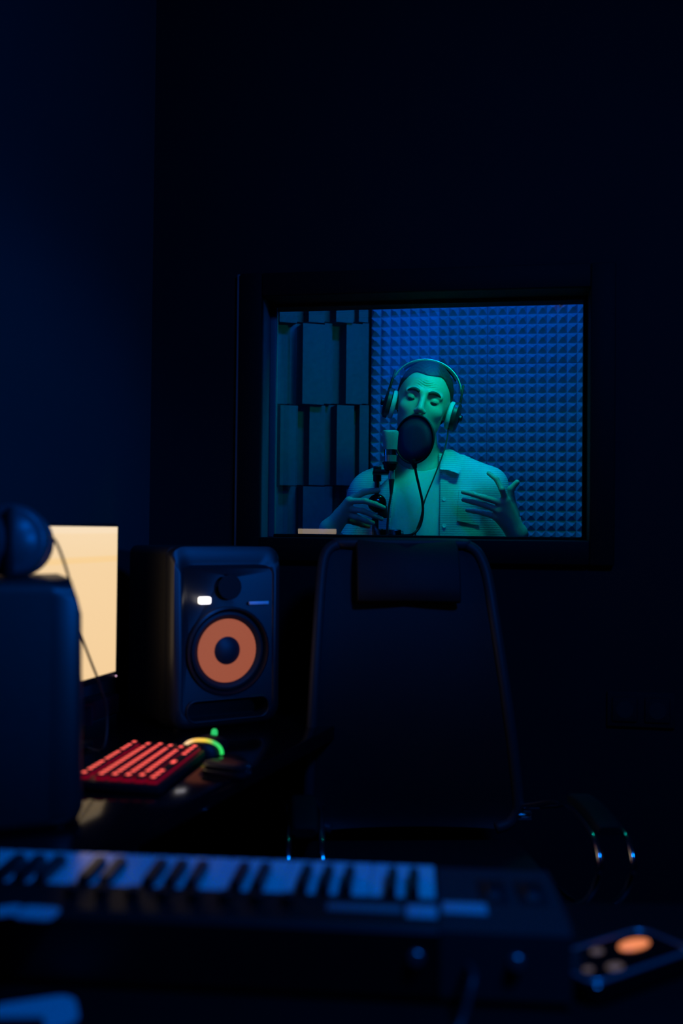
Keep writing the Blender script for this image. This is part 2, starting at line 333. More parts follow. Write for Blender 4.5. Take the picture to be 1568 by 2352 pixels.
# ------------------------------------------------------------------ studio speakers
cone_m = mat('woven_yellow_cone_glow', (0.55, 0.20, 0.03), 0.75, spec=0.1, var=0.12, scale=300, bump=0.2, bscale=600, emit=(0.40, 0.082, 0.040), estr=0.80)  # emission added for the orange glow, the cone is no lamp
cab_m = mat('speaker_vinyl', (0.018, 0.018, 0.0195), 0.55, spec=0.35, var=0.2, scale=80, bump=0.15, bscale=400)
baf_m = mat('speaker_baffle', (0.014, 0.014, 0.016), 0.4, var=0.1, scale=60)
SW, SH, SD = 0.228, 0.345, 0.26
def make_speaker(label, loc, rz):
    t = thing('studio_speaker', label, 'speaker', loc, rz, 'pair of studio speakers on the desk')
    def f(bm):
        rg = lambda y, ins, r: [(x, y, z + SH / 2) for x, z in rrect(SW - 2 * ins, SH - 2 * ins, r)]
        loft(bm, [rg(SD, 0.012, 0.012), rg(SD - 0.012, 0.001, 0.016), rg(0.045, 0.001, 0.018)])
    one(f, 'cabinet', cab_m, t, False)
    def f(bm):
        def rg(y, ins, r, top=0.0):
            out = []
            for x, z in rrect(SW - 2 * ins, SH - 2 * ins, r):
                k = max(0, (z / (SH / 2))) ** 6
                out.append((x, y + 0.026 * k * top, z + SH / 2 - top * 0.026 * k))
            return out
        loft(bm, [rg(0.046, 0.001, 0.02), rg(0.018, 0.0, 0.028), rg(0.006, 0.004, 0.032, .4), rg(0.0, 0.012, 0.032, 1.0), rg(0.0, 0.018, 0.03, 1.25), rg(0.0025, 0.0205, 0.028, 1.3)])
    b = one(f, 'baffle', baf_m, t, False)
    wz, tz = 0.146, 0.268
    def cutr(r, z, y1=0.04):
        o = one(lambda bm: lathe(bm, [(r, 0), (r, 0.1)], 48, Matrix.Translation((0, y1, z)) @ Matrix.Rotation(R(90), 4, 'X')), 'cut', None, None); return o
    def f(bm):
        loft(bm, [[(x, y, z + 0.036) for x, z in rrect(0.166, 0.036, 0.016)] for y in (-0.06, 0.04)])
    cp = one(f, 'cut', None)
    for o in (cp,): o.parent = t
    cs = [cutr(0.085, wz, 0.03), cutr(0.0235, tz, 0.03), cp]
    for o in cs: o.parent = t
    bpy.context.view_layer.update(); boolean(b, cs)
    MX = lambda y, z: Matrix.Translation((0, y, z)) @ Matrix.Rotation(R(90), 4, 'X')   # local z -> -y
    wf = one(lambda bm: lathe(bm, [(0.0845, -0.028), (0.085, 0.001), (0.081, 0.003), (0.0785, -0.004), (0.0755, -0.012)], 48, MX(0, wz)), 'woofer', baf_m, t, False)
    one(lambda bm: lathe(bm, [(0.0765, -0.012), (0.074, -0.005), (0.0695, -0.003), (0.065, -0.006), (0.0605, -0.012), (0.059, -0.016)], 48, MX(0, wz)), 'surround', rubber, wf, False)
    one(lambda bm: lathe(bm, [(0.0610, -0.009), (0.045, -0.0165), (0.026, -0.0275), (0.0, -0.0275)], 48, MX(0, wz)), 'cone', cone_m, wf, False, 60, 'orange yellow woofer cone with added glow')
    one(lambda bm: lathe(bm, [(0.0345, -0.026), (0.0325, -0.016), (0.026, -0.008), (0.014, -0.0035), (0, -0.002)], 32, MX(0, wz)), 'dust_cap', mat('dust_cap', (0.02, 0.02, 0.025), 0.5, var=0.1), wf, False, 60)
    tw = one(lambda bm: lathe(bm, [(0.024, 0.0035), (0.023, 0.004), (0.0215, -0.002), (0.0165, -0.012), (0.015, -0.013), (0.0, -0.013)], 40, MX(0.003, tz)), 'tweeter', matte_bl, t, False)
    one(lambda bm: lathe(bm, [(0.0125, -0.013), (0.011, -0.008), (0.006, -0.005), (0, -0.004)], 24, MX(0.003, tz)), 'dome', black_gl, tw, False, 60)
    def lipf(bm):
        pts = [(x, -0.001, z + 0.036) for x, z in rrect(0.170, 0.040, 0.018)]
        tube(bm, pts, 0.0022, 8, True)
    one(lipf, 'port_lip', baf_m, t, False, 60)
    one(lambda bm: box(bm, (0, 0.041, 0.036), (0.17, 0.004, 0.04)), 'port_back', matte_bl, t, False)
    one(lambda bm: loft(bm, [[(x - 0.049, y, z + 0.2435) for x, z in rrect(0.0225, 0.0135, 0.0035)] for y in (0.012, 0.0024)]), 'logo_badge', mat('lit_logo', (0.9, 0.9, 0.9), 0.4, emit=(1.0, 0.93, 0.86), estr=2.2), t, False, label='small glowing white logo badge')
    def txt(bm): box(bm, (0.0635, 0.0032, 0.2360), (0.042, 0.003, 0.0062), None, 0.001)
    one(txt, 'name_plate', mat('silver_print', (0.85, 0.85, 0.88), 0.4, var=0.05), t, False)
    for sx in (-1, 1):
        for y in (0.03, 0.23): one(lambda bm: cyl(bm, (sx * 0.09, y, -0.0005), (sx * 0.09, y, 0.004), 0.009, 12), 'foot_pad', rubber, t, False)
    return t
fl = on_z(524, 1672, DZ)
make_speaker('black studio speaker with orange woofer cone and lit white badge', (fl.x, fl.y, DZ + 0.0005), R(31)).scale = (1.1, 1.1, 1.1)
nc = on_z(190, 1905, DZ); na = R(112)
nf = nc - Vector((-math.cos(na) * SW / 2, -math.sin(na) * SW / 2, 0))
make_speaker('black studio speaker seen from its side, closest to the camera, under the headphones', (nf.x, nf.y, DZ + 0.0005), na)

# ------------------------------------------------------------------ computer monitor
mf = at(274, 1209, 2.055); mdir = Vector((-math.sin(R(14.5)), -math.cos(R(14.5)), 0)); mn = Vector((math.cos(R(14.5)), -math.sin(R(14.5)), 0))
MWd, MHt = 0.525, 0.318
mtop = mf.z + 0.006
def mo(a, b, z): q = mf + mdir * a - mn * b; return Vector((q.x, q.y, mtop - z))
rotM = Matrix((mdir, -mn, Vector((0, 0, 1)))).transposed()
mbase = mo(MWd / 2, 0.06, 0); mbase.z = DZ
mon = thing('computer_monitor', 'widescreen monitor glowing warm white behind the nearest speaker', 'monitor', mbase)
one(lambda bm: box(bm, mo(MWd / 2, 0.014, MHt / 2), (MWd, 0.026, MHt), rotM, 0.004), 'bezel', black_pl, mon)
sm = bpy.data.materials.new('lit_screen'); sm.use_nodes = True; nt = sm.node_tree; b = nt.nodes['Principled BSDF']; b.inputs['Base Color'].default_value = (0, 0, 0, 1); b.inputs['Roughness'].default_value = 0.4
tc = nt.nodes.new('ShaderNodeTexCoord'); sp = nt.nodes.new('ShaderNodeSeparateXYZ'); cr = nt.nodes.new('ShaderNodeValToRGB')
nt.links.new(tc.outputs['Generated'], sp.inputs[0]); nt.links.new(sp.outputs[2], cr.inputs[0]); nt.links.new(cr.outputs[0], b.inputs['Emission Color'])
e = cr.color_ramp.elements; cw_ = (0.92, 0.63, 0.335, 1)
e[0].position = 0.0; e[0].color = cw_; e[1].position = 0.76; e[1].color = (0.93, 0.66, 0.37, 1)
for p_, c_ in ((0.765, (0.95, 0.64, 0.30, 1)), (0.80, (0.95, 0.65, 0.32, 1)), (0.805, (0.93, 0.68, 0.40, 1)), (0.95, (0.94, 0.70, 0.43, 1)), (0.96, (0.95, 0.74, 0.50, 1))):
    q = e.new(p_); q.color = c_
b.inputs['Emission Strength'].default_value = 1.0
one(lambda bm: box(bm, mo(MWd / 2, 0.0004, MHt / 2 - 0.004), (MWd - 0.016, 0.0012, MHt - 0.022), rotM), 'screen', sm, mon, smooth=0, label='bright warm white screen')
one(lambda bm: sphere(bm, mo(0.006, -0.0003, MHt - 0.005), 0.0018, 10, 6), 'power_light', mat('power_led', (1, .8, .8), 0.3, emit=(1.0, 0.55, 0.6), estr=0.9), mon)
one(lambda bm: box(bm, mo(MWd / 2, 0.045, (MHt + mtop - DZ) / 2 + 0.06), (0.06, 0.025, 0.25), rotM, 0.004), 'stand_neck', black_pl, mon)
one(lambda bm: box(bm, Vector((mbase.x, mbase.y, DZ + 0.006)), (0.24, 0.17, 0.012), rotM, 0.004), 'stand_foot', black_pl, mon)

# headphones lying on the near speaker
hz = DZ + 0.3455
hc = at(27, 1238, 1.41); hc.z = hz + 0.0535
hp = thing('headphones', 'dark over-ear headphones resting on top of the nearest speaker', 'headphones', (hc.x, hc.y, hz))
ha = Vector((0.22, -0.97, 0.05)).normalized()            # outward axis of the near ear cup
cup_m = mat('headphone_shell', (0.06, 0.06, 0.068), 0.38, var=0.1, scale=60)
for s, nm in ((1, 0.0), (-1, 0.095)):
    c = hc - ha * nm
    M = zmat(c, ha if s > 0 else -ha)
    cu = one(lambda bm: lathe(bm, [(0.048, -0.014), (0.052, -0.006), (0.052, 0.003), (0.048, 0.011), (0.042, 0.016), (0.039, 0.015), (0.030, 0.022), (0.016, 0.027), (0, 0.029)], 40, M), 'ear_cup', cup_m, hp, smooth=60)
    one(lambda bm: tube(bm, [M @ Vector((0.034 * math.cos(2 * math.pi * i / 32), 0.034 * math.sin(2 * math.pi * i / 32), -0.018)) for i in range(32)], 0.0115, 10, True), 'ear_cushion', leather, hp, smooth=180)
    one(lambda bm: box(bm, M @ Vector((0, 0, 0.024)), (0.012, 0.012, 0.092), (ha.to_track_quat('Z', 'Y').to_matrix() @ Matrix.Rotation(R(90), 3, 'X')), 0.003), 'yoke', black_pl, hp)
side = ha.cross(Vector((0, 0, 1))).normalized()
def f(bm):
    pts = []
    for i in range(25):
        a = math.pi * i / 24
        p = hc - ha * (0.0475 - 0.062 * math.cos(a)) + side * (0.02 + 0.16 * math.sin(a)); p.z = hz + 0.0535 - 0.030 * math.sin(a)
        pts.append(p)
    rings = []
    for i, p in enumerate(pts):
        rings.append([p + Vector((0, 0, dz)) + o_ for dz, o_ in ((-0.012, Vector()), (0.012, Vector()), (0.012, (p - hc).normalized() * 0.008), (-0.012, (p - hc).normalized() * 0.008))])
    loft(bm, rings)
one(f, 'headband', black_pl, hp, smooth=60)
def f(bm):
    pts = [hc + Vector((0.046, 0.0, 0.012)), at(128, 1245, 1.48), at(150, 1300, 1.52), at(163, 1350, 1.56), at(180, 1440, 1.64), at(205, 1510, 1.72), at(232, 1580, 1.80), at(246, 1640, 1.86), at(236, 1690, 1.86)]
    q = pts[-1]; q.z = DZ + 0.004; pts[-2].z = max(pts[-2].z, DZ + 0.05)
    tube(bm, spline(pts + [q + Vector((-0.05, 0.03, 0)), q + Vector((-0.12, 0.05, 0))], 8), 0.0022, 8)
one(f, 'cable', rubber, hp, smooth=180)

# red audio interface under the monitor
ai = on_z(190, 1668, DZ); rotI = Matrix.Rotation(R(-16), 3, 'Z')
air = thing('audio_interface', 'small red audio interface on the desk below the monitor', 'audio interface', ai)
one(lambda bm: box(bm, ai + Vector((0, 0.07, 0.025)), (0.05, 0.16, 0.042), rotI, 0.004), 'body', mat('red_case', (0.5, 0.012, 0.02), 0.35, metal=0.3, var=0.1), air)
one(lambda bm: box(bm, ai + Vector((0, -0.011, 0.025)), (0.05, 0.004, 0.04), rotI), 'face_plate', mat('red_face', (0.35, 0.01, 0.02), 0.4, var=0.1), air)
one(lambda bm: box(bm, ai + Vector((0.016, -0.0135, 0.027)), (0.010, 0.003, 0.028), rotI), 'red_glow_strip', mat('added_red_glow', (0.2, 0, 0.01), 0.4, emit=(0.13, 0.0, 0.010), estr=1.0), air, label='added dim red glowing strip')  # glow added so the shaded interface shows red
for x in (-0.018, -0.004): one(lambda bm: cyl(bm, ai + Vector((x, -0.012, 0.025)), ai + Vector((x, -0.021, 0.025)), 0.0055, 14, 0.001), 'knob', black_pl, air)
one(lambda bm: box(bm, ai + Vector((0, 0.07, 0.002)), (0.04, 0.15, 0.004), rotI), 'foot', rubber, air)

# ------------------------------------------------------------------ backlit computer keyboard
ko = on_z(174, 1784, DZ + 0.024); kang = R(8.0)          # Esc corner (near the monitor, near the camera)
KL = Vector((math.sin(kang), math.cos(kang), 0)); KS = Vector((math.cos(kang), -math.sin(kang), 0))
tilt = R(1.5); KSt = KS * math.cos(tilt) - Vector((0, 0, math.sin(tilt))); KN = KL.cross(KSt)
if KN.z < 0: KN = -KN
rotK = Matrix((KL, KSt, KN)).transposed()
ul, us = 0.0164, 0.0212
def kp(a, b, n): return ko + KL * a + KSt * b + KN * n
kw, kd = 15 * ul, 6.35 * us
kbd = thing('computer_keyboard', 'black computer keyboard with red glowing keys on the desk', 'keyboard', (ko.x + KL.x * .12, ko.y + KL.y * .12, DZ))
kg = mat('red_key_glow', (0.2, 0.0, 0.01), 0.5, emit=(0.60, 0.0, 0.022), estr=0.30)
kt = mat('red_key_legend', (0.5, 0.02, 0.02), 0.5, emit=(1.0, 0.10, 0.08), estr=1.7)
one(lambda bm: box(bm, kp(kw / 2, kd / 2, -0.0105), (kw + 0.012, kd + 0.012, 0.015), rotK, 0.004), 'case', black_pl, kbd)
one(lambda bm: box(bm, kp(kw / 2, kd / 2, -0.0025), (kw - 0.004, kd - 0.004, 0.002), rotK), 'light_plate', mat('red_plate_glow', (0.1, 0.0, 0.005), 0.5, emit=(0.60, 0.0, 0.022), estr=0.06), kbd, label='red glowing plate under the keys')
for a in (0.02, kw - 0.02):
    p = kp(a, 0.012, -0.018); one(lambda bm: box(bm, Vector((p.x, p.y, (DZ + p.z) / 2)), (0.03, 0.010, p.z - DZ + 0.002), rotK, 0.001), 'tilt_foot', rubber, kbd)
    p = kp(a, kd - 0.012, -0.018); one(lambda bm: box(bm, Vector((p.x, p.y, (DZ + p.z) / 2)), (0.03, 0.010, max(0.002, p.z - DZ + 0.002)), rotK, 0.0005), 'rubber_pad', rubber, kbd)
def key_mesh(wu):
    bm = bmesh.new(); L = wu * ul - 0.0022; Wd = us - 0.0045
    rg = lambda l, w_, z, r: [(x, y, z) for x, y in rrect(l, w_, r, 2)]
    loft(bm, [rg(L, Wd, -0.001, .001), rg(L, Wd, 0.0035, .001), rg(L - 0.003, Wd - 0.004, 0.0075, .0015)])
    for fc in bm.faces:
        if abs(fc.normal.z) < 0.1 and fc.calc_center_median().z < 0.003: fc.material_index = 2
    lw = min(L - 0.004, 0.0125) if wu < 3 else 0.02
    fc = bm.faces.new([bm.verts.new((sx_ * lw / 2, sy * 0.0034, 0.0077)) for sx_, sy in ((-1, -1), (1, -1), (1, 1), (-1, 1))]); fc.material_index = 1
    me = bpy.data.meshes.new('key'); bm.to_mesh(me); bm.free(); me.materials.append(black_pl); me.materials.append(kt); me.materials.append(kg); return me
KM = {}
layout = [[(0, 1), (1.5, 1), (2.5, 1), (3.5, 1), (4.5, 1), (6, 1), (7, 1), (8, 1), (9, 1), (10.5, 1), (11.5, 1), (12.5, 1), (14, 1)],
          [(i, 1) for i in range(13)] + [(13, 2)],
          [(0, 1.5)] + [(1.5 + i, 1) for i in range(12)] + [(13.5, 1.5)],
          [(0, 1.75)] + [(1.75 + i, 1) for i in range(11)] + [(12.75, 2.25)],
          [(0, 2.25)] + [(2.25 + i, 1) for i in range(10)] + [(12.25, 2.75)],
          [(0, 1.25), (1.25, 1.25), (2.5, 1.25), (3.75, 6.25), (10, 1.25), (11.25, 1.25), (12.5, 1.25), (13.75, 1.25)]]
rowy = [0, 1.35, 2.35, 3.35, 4.35, 5.35]
for r_, row in enumerate(layout):
    for (x, wu) in row:
        me = KM.setdefault(wu, None) or key_mesh(wu); KM[wu] = me
        o = bpy.data.objects.new('key', me); COL.objects.link(o); o.parent = kbd; o.matrix_parent_inverse = WM[kbd.name].inverted()
        o.matrix_basis = Matrix.Translation(kp((x + wu / 2) * ul, (rowy[r_] + 0.5) * us, -0.0013)) @ rotK.to_4x4()

# ------------------------------------------------------------------ mouse
mc = on_z(468, 1731, DZ)
mou = thing('computer_mouse', 'black computer mouse with an orange to green light strip beside the keyboard', 'mouse', (mc.x, mc.y, DZ))
mrz = R(-8); rotMo = Matrix.Rotation(mrz, 3, 'Z')
def mp(x, y, z): return Vector((mc.x, mc.y, DZ)) + rotMo @ Vector((x, y, z))
def f(bm):
    rings = []
    for i, (y, wd, h) in enumerate([(-0.030, 0.012, 0.012), (-0.026, 0.026, 0.024), (-0.012, 0.034, 0.0265), (0.015, 0.034, 0.029), (0.045, 0.031, 0.026), (0.072, 0.029, 0.018), (0.086, 0.022, 0.012)]):
        rg = [mp(wd * math.cos(a), y, max(0.001, 0.001 + h * max(0, math.sin(a)) ** 0.8)) for a in [math.pi * k / 16 for k in range(17)]]
        rings.append(rg)
    loft(bm, rings)
one(f, 'body', black_pl, mou, smooth=60)
sm2 = bpy.data.materials.new('rgb_strip'); sm2.use_nodes = True; nt = sm2.node_tree; b = nt.nodes['Principled BSDF']; b.inputs['Base Color'].default_value = (0.02, 0.02, 0.02, 1)
tc = nt.nodes.new('ShaderNodeTexCoord'); sp = nt.nodes.new('ShaderNodeSeparateXYZ'); cr = nt.nodes.new('ShaderNodeValToRGB')
nt.links.new(tc.outputs['Generated'], sp.inputs[0]); nt.links.new(sp.outputs[0], cr.inputs[0]); nt.links.new(cr.outputs[0], b.inputs['Emission Color'])
e = cr.color_ramp.elements; e[0].position = 0.0; e[0].color = (1.0, 0.55, 0.22, 1); e[1].position = 1.0; e[1].color = (0.02, 0.75, 0.12, 1)
for p_, c_ in ((0.15, (1.0, 0.66, 0.36, 1)), (0.35, (1.0, 0.55, 0.10, 1)), (0.55, (0.95, 0.60, 0.05, 1)), (0.68, (0.5, 0.62, 0.06, 1)), (0.78, (0.06, 0.6, 0.12, 1))):
    q = e.new(p_); q.color = c_
b.inputs['Emission Strength'].default_value = 1.1
def f(bm):
    pts = [mp(0.0375 * math.cos(a), -0.012 - 0.022 * (1 - abs(math.cos(a))) * 0.3, 0.003 + 0.026 * max(0, math.sin(a)) ** 0.85) for a in [math.pi * (k / 24) for k in range(25)]]
    tube(bm, pts, [0.0034] * 25, 10)
one(f, 'light_strip', sm2, mou, smooth=180, label='glowing light strip fading from orange to green')
one(lambda bm: cyl(bm, mp(0.002, 0.048, 0.028), mp(0.011, 0.048, 0.028), 0.009, 20, 0.002), 'scroll_wheel', mat('green_wheel', (0.02, 0.2, 0.05), 0.4, emit=(0.03, 0.72, 0.16), estr=0.8), mou, label='glowing green scroll wheel')

# small dark case on the desk edge
ph = on_z(521, 1779, DZ)
pc = thing('earphone_case', 'small dark rounded case on the desk edge near the mouse', 'case', (ph.x, ph.y, DZ))
rotP = Matrix.Rotation(R(-25), 3, 'Z')
for (nm, z0, z1) in (('shell', 0.0, 0.012), ('lid', 0.0125, 0.021)):
    def f(bm):
        rgs = []
        for z, ins in ((z0, 0.003), (z0 + .002, 0), (z1 - .004, 0.0), (z1 - .0015, 0.002), (z1, 0.006)):
            rgs.append([Vector((ph.x, ph.y, DZ)) + rotP @ Vector((x, y, z)) for x, y in rrect(0.085 - 2 * ins, 0.045 - 2 * ins, 0.018)])
        loft(bm, rgs)
    one(f, nm, mat('case_gloss', (0.008, 0.008, 0.01), 0.3, var=0.1), pc)

# ------------------------------------------------------------------ office chair facing the camera
chl = at(960, 1500, 2.17); CHX, CHY = chl.x, chl.y; crz = R(3)
ch = thing('office_chair', 'black high-back leather office chair with chrome loop arms', 'chair', (CHX, CHY - 0.18, 0), crz)
# local frame: x right, y away from camera, z up; origin on floor under the seat
def sx(px, d): return (px - 960) / FPX * d
back = []   # outline (x, z) of the backrest, clockwise
D_ = 2.17
def bz(py): return CAM.z - (py - 1217) / FPX * D_
outl_r = [(1130, 1275), (1143, 1330), (1155, 1440), (1172, 1580), (1188, 1700), (1203, 1830)]
def by(z): t = (z - 0.55) / 0.6; return 0.16 + 0.09 * t - 0.05 * math.sin(math.pi * min(1, max(0, t)))   # reclined, lightly curved
lv = [(1250, 800, 1075), (1254, 775, 1100), (1264, 757, 1118), (1285, 745, 1132), (1330, 738, 1144), (1440, 730, 1156), (1580, 722, 1173), (1700, 716, 1189), (1830, 712, 1205), (1862, 718, 1200), (1882, 735, 1184), (1892, 765, 1155)]
def f(bm):
    rings = []
    for (py, a, b2) in lv:
        z = bz(py); x0, x1 = sx(a, D_), sx(b2, D_); n = 10; fr, bk = [], []
        for i in range(n + 1):
            t = i / n; x = x0 + (x1 - x0) * t; sag = 0.022 * math.sin(math.pi * t) ** 0.7
            fr.append((x, by(z) - 0.012 + sag, z)); bk.append((x, by(z) + 0.012 + sag, z))
        rings.append(fr + bk[::-1])
    loft(bm, rings)
one(f, 'backrest', leather, ch, False, 60)
rim_m = mat('leather_rim', (0.026, 0.026, 0.028), 0.55, spec=0.3, var=0.12, scale=50)
def f(bm):
    pts = [(sx(b2, D_) - 0.008, by(bz(py)) - 0.006, bz(py)) for py, a, b2 in lv[::-1]] + [(sx(a, D_) + 0.008, by(bz(py)) - 0.006, bz(py)) for py, a, b2 in lv]
    tube(bm, spline(pts, 4), 0.0125, 10)
one(f, 'edge_rail', rim_m, ch, False, 180)
def f(bm):   # headrest pad draped over the top edge
    rings = []
    prof = [(1385, -0.020), (1378, -0.034), (1350, -0.044), (1310, -0.047), (1275, -0.044), (1250, -0.034), (1238, -0.014), (1238, 0.018), (1250, 0.034), (1310, 0.036), (1340, 0.03)]
    for s, ins in ((0, 0.004), (0.02, 0.0), (0.5, 0), (0.98, 0.0), (1.0, 0.004)):
        x = sx(828 + (1066 - 828) * s, D_); sg = 0.018 * math.sin(math.pi * s)
        outer = [(x, by(bz(py)) + o + sg + (ins if o < 0 else -ins), bz(py) - (ins if py < 1300 else 0)) for py, o in prof]
        inner = [(x, by(bz(py)) + 0.5 * o + sg, bz(py) - (0.008 if py < 1260 else 0)) for py, o in prof[::-1]]
        rings.append(outer + inner)
    loft(bm, rings)
one(f, 'headrest', mat('headrest_leather', (0.020, 0.020, 0.022), 0.65, spec=0.2, var=0.12, scale=40, bump=0.2, bscale=260), ch, False, 60)
def f(bm):
    rings = []
    for (y, wd, z0, z1) in ((-0.27, 0.20, 0.455, 0.475), (-0.255, 0.235, 0.44, 0.49), (-0.1, 0.245, 0.43, 0.50), (0.1, 0.24, 0.43, 0.50), (0.165, 0.23, 0.44, 0.50)):
        rings.append([(x, y, (z0 + z1) / 2 + z) for x, z in rrect(2 * wd, z1 - z0, min(0.018, (z1 - z0) / 2 - .001), 4)])
    loft(bm, rings)
one(f, 'seat', leather, ch, False, 60)
for s in (-1, 1):
    ax = 0.276 * s + 0.036
    pth = spline([(s * 0.235 + 0.012, 0.165, 0.572), (s * 0.258 + 0.02, 0.12, 0.588), (ax, 0.05, 0.614), (ax, -0.06, 0.630), (ax, -0.17, 0.624), (ax, -0.225, 0.603), (ax - s * .004, -0.24, 0.563), (ax - s * 0.02, -0.20, 0.50), (ax - s * 0.05, -0.08, 0.455), (ax - s * 0.07, 0.05, 0.45)], 6)
    def f(bm):
        for e_ in (-1, 1):
            q = [p + Vector((e_ * 0.030, 0, 0)) for p in pth]; tube(bm, q, 0.0062, 12)
        for k_ in (0, len(pth) - 1): cyl(bm, pth[k_] + Vector((-0.030, 0, 0)), pth[k_] + Vector((0.030, 0, 0)), 0.0062, 12)
    arm = one(f, 'arm', chrome, ch, False, 60, 'chrome loop arm')
    def f(bm):
        rings = []; sub = pth[14:27]
        for i, p in enumerate(sub):
            t = (sub[min(i + 1, len(sub) - 1)] - sub[max(i - 1, 0)]).normalized(); sd = Vector((1, 0, 0)); nn = sd.cross(t).normalized()
            if nn.z < 0: nn = -nn
            k = 0.8 if i in (0, len(sub) - 1) else 1.0
            rings.append([p + nn * 0.008 + sd * x * k + nn * z * k for x, z in rrect(0.050, 0.022, 0.009, 3)])
        loft(bm, rings)
    one(f, 'arm_pad', leather, arm, False, 60)
    one(lambda bm: cyl(bm, (s * 0.222, 0.15, 0.556), (s * 0.25 + 0.004, 0.15, 0.556), 0.011, 16, 0.002), 'arm_bolt', chrome, ch, False)
one(lambda bm: [cyl(bm, (0, -0.03, 0.09), (0, -0.03, 0.30), 0.028), cyl(bm, (0, -0.03, 0.30), (0, -0.03, 0.44), 0.016)], 'gas_column', black_pl, ch, False)
one(lambda bm: box(bm, (0, -0.03, 0.43), (0.18, 0.22, 0.03), None, 0.006), 'tilt_plate', steel_dark, ch, False)
for k in range(5):
    a = R(72 * k + 20); d = Vector((math.cos(a), math.sin(a), 0)); o0 = Vector((0, -0.03, 0))
    lg = one(lambda bm: tube(bm, [o0 + d * 0.02 + Vector((0, 0, 0.10)), o0 + d * 0.15 + Vector((0, 0, 0.09)), o0 + d * 0.30 + Vector((0, 0, 0.07))], [0.024, 0.02, 0.015], 10), 'base_leg', chrome, ch, False, 60)
    one(lambda bm: [cyl(bm, o0 + d * 0.30 + Vector((0, 0, 0.0275)) + d.cross(Vector((0, 0, 1))) * e_, o0 + d * 0.30 + Vector((0, 0, 0.0275)) + d.cross(Vector((0, 0, 1))) * (e_ + 0.018), 0.027, 20, 0.003) for e_ in (-0.022, 0.004)] + [cyl(bm, o0 + d * 0.30 + Vector((0, 0, 0.03)), o0 + d * 0.30 + Vector((0, 0, 0.075)), 0.006)], 'caster', black_pl, lg, False)

# ------------------------------------------------------------------ front table with MIDI keyboard
TZ = 0.715
tb = thing('side_table', 'black table in the foreground carrying the piano keyboard', 'table', (0, 0.95, 0))
one(lambda bm: box(bm, (0.045, 0.90, TZ - 0.0125), (1.95, 0.66, 0.025), None, 0.003), 'table_top', mat('table_laminate', (0.004, 0.004, 0.0045), 0.5, spec=0.3, var=0.2, scale=30), tb)
for x in (-0.88, 0.97):
    for y in (0.61, 1.19): one(lambda bm: cyl(bm, (x, y, 0), (x, y, TZ - 0.025), 0.022), 'leg', steel_dark, tb)
ke = on_z(998, 1988, 0.785); krz = R(-4.6)
kx = Vector((math.cos(krz), math.sin(krz), 0)); ky = Vector((-math.sin(krz), math.cos(krz), 0))
kr0 = Vector((ke.x, ke.y, TZ))                          # right end of the keys, far (player's) edge
def kq(x, y, z): return kr0 + kx * x + ky * y + Vector((0, 0, z))   # x negative = along the keys, y negative = towards the camera
rotQ = Matrix((kx, ky, Vector((0, 0, 1)))).transposed()
mk = thing('midi_keyboard', 'black piano keyboard controller seen from behind in the foreground', 'piano keyboard', kq(-0.35, -0.12, 0))
KTOP = 0.070; KLEN = 0.108; NW = 29; WW = 0.02355
L_ = NW * WW
def f(bm):
    rg = [(0.012, 0.006), (0.012, 0.045), (-0.004, 0.052), (-KLEN - 0.004, 0.052), (-KLEN - 0.006, 0.074), (-KLEN - 0.075, 0.074), (-KLEN - 0.082, 0.068), (-KLEN - 0.082, 0.008), (-KLEN - 0.076, 0.004), (0.0, 0.004)]
    loft(bm, [[kq(x, y, z) for y, z in rg] for x in (-L_ - 0.03, 0.0015)])
one(f, 'body', black_pl, mk, smooth=30)
ctl_m = mat('control_panel', (0.030, 0.030, 0.033), 0.6, spec=0.3, var=0.1, scale=40)
def f(bm):
    rg = [(0.010, 0.006), (0.012, 0.060), (0.006, 0.066), (-KLEN - 0.05, 0.075), (-KLEN - 0.08, 0.070), (-KLEN - 0.082, 0.008), (0.0, 0.004)]
    loft(bm, [[kq(x, y, z) for y, z in rg] for x in (0.003, 0.128)])
one(f, 'control_section', ctl_m, mk, smooth=30)
for x in (0.060, 0.100):
    one(lambda bm: box(bm, kq(x, -0.085, 0.0715), (0.030, 0.075, 0.004), rotQ, 0.001), 'wheel_slot', matte_bl, mk)
    one(lambda bm: cyl(bm, kq(x - 0.008, -0.085, 0.055), kq(x + 0.008, -0.085, 0.055), 0.027, 28, 0.002), 'wheel', black_pl, mk)
wk_m = mat('white_key_plastic', (0.80, 0.80, 0.82), 0.22, var=0.03, scale=10); bk_m = mat('black_key_plastic', (0.012, 0.012, 0.014), 0.35, var=0.1)
bm = bmesh.new(); box(bm, (0, -KLEN / 2, 0.061), (WW - 0.0012, KLEN, 0.018), None, 0.0012, 1); wme = bpy.data.meshes.new('white_key'); bm.to_mesh(wme); bm.free(); wme.materials.append(wk_m)
bm = bmesh.new(); loft(bm, [[(x, y, z) for x, y, z in ((-hw, -KLEN, z_), (hw, -KLEN, z_), (hw, y1, z_), (-hw, y1, z_))] for hw, y1, z_ in ((0.006, -0.040, 0.068), (0.0058, -0.041, 0.074), (0.0048, -0.046, 0.082))]); bme = bpy.data.meshes.new('black_key'); bmesh.ops.recalc_face_normals(bm, faces=bm.faces[:]); bm.to_mesh(bme); bm.free(); bme.materials.append(bk_m)
for i in range(NW):
    o = bpy.data.objects.new('white_key', wme); COL.objects.link(o); o.parent = mk; o.matrix_parent_inverse = WM[mk.name].inverted(); o.matrix_basis = Matrix.Translation(kq(-(i + 0.5) * WW, 0, 0)) @ rotQ.to_4x4()
    if i % 7 in (0, 1, 3, 4, 5) and i < NW - 1:
        o = bpy.data.objects.new('black_key', bme); COL.objects.link(o); o.parent = mk; o.matrix_parent_inverse = WM[mk.name].inverted(); o.matrix_basis = Matrix.Translation(kq(-(i + 1) * WW, 0, 0)) @ rotQ.to_4x4()
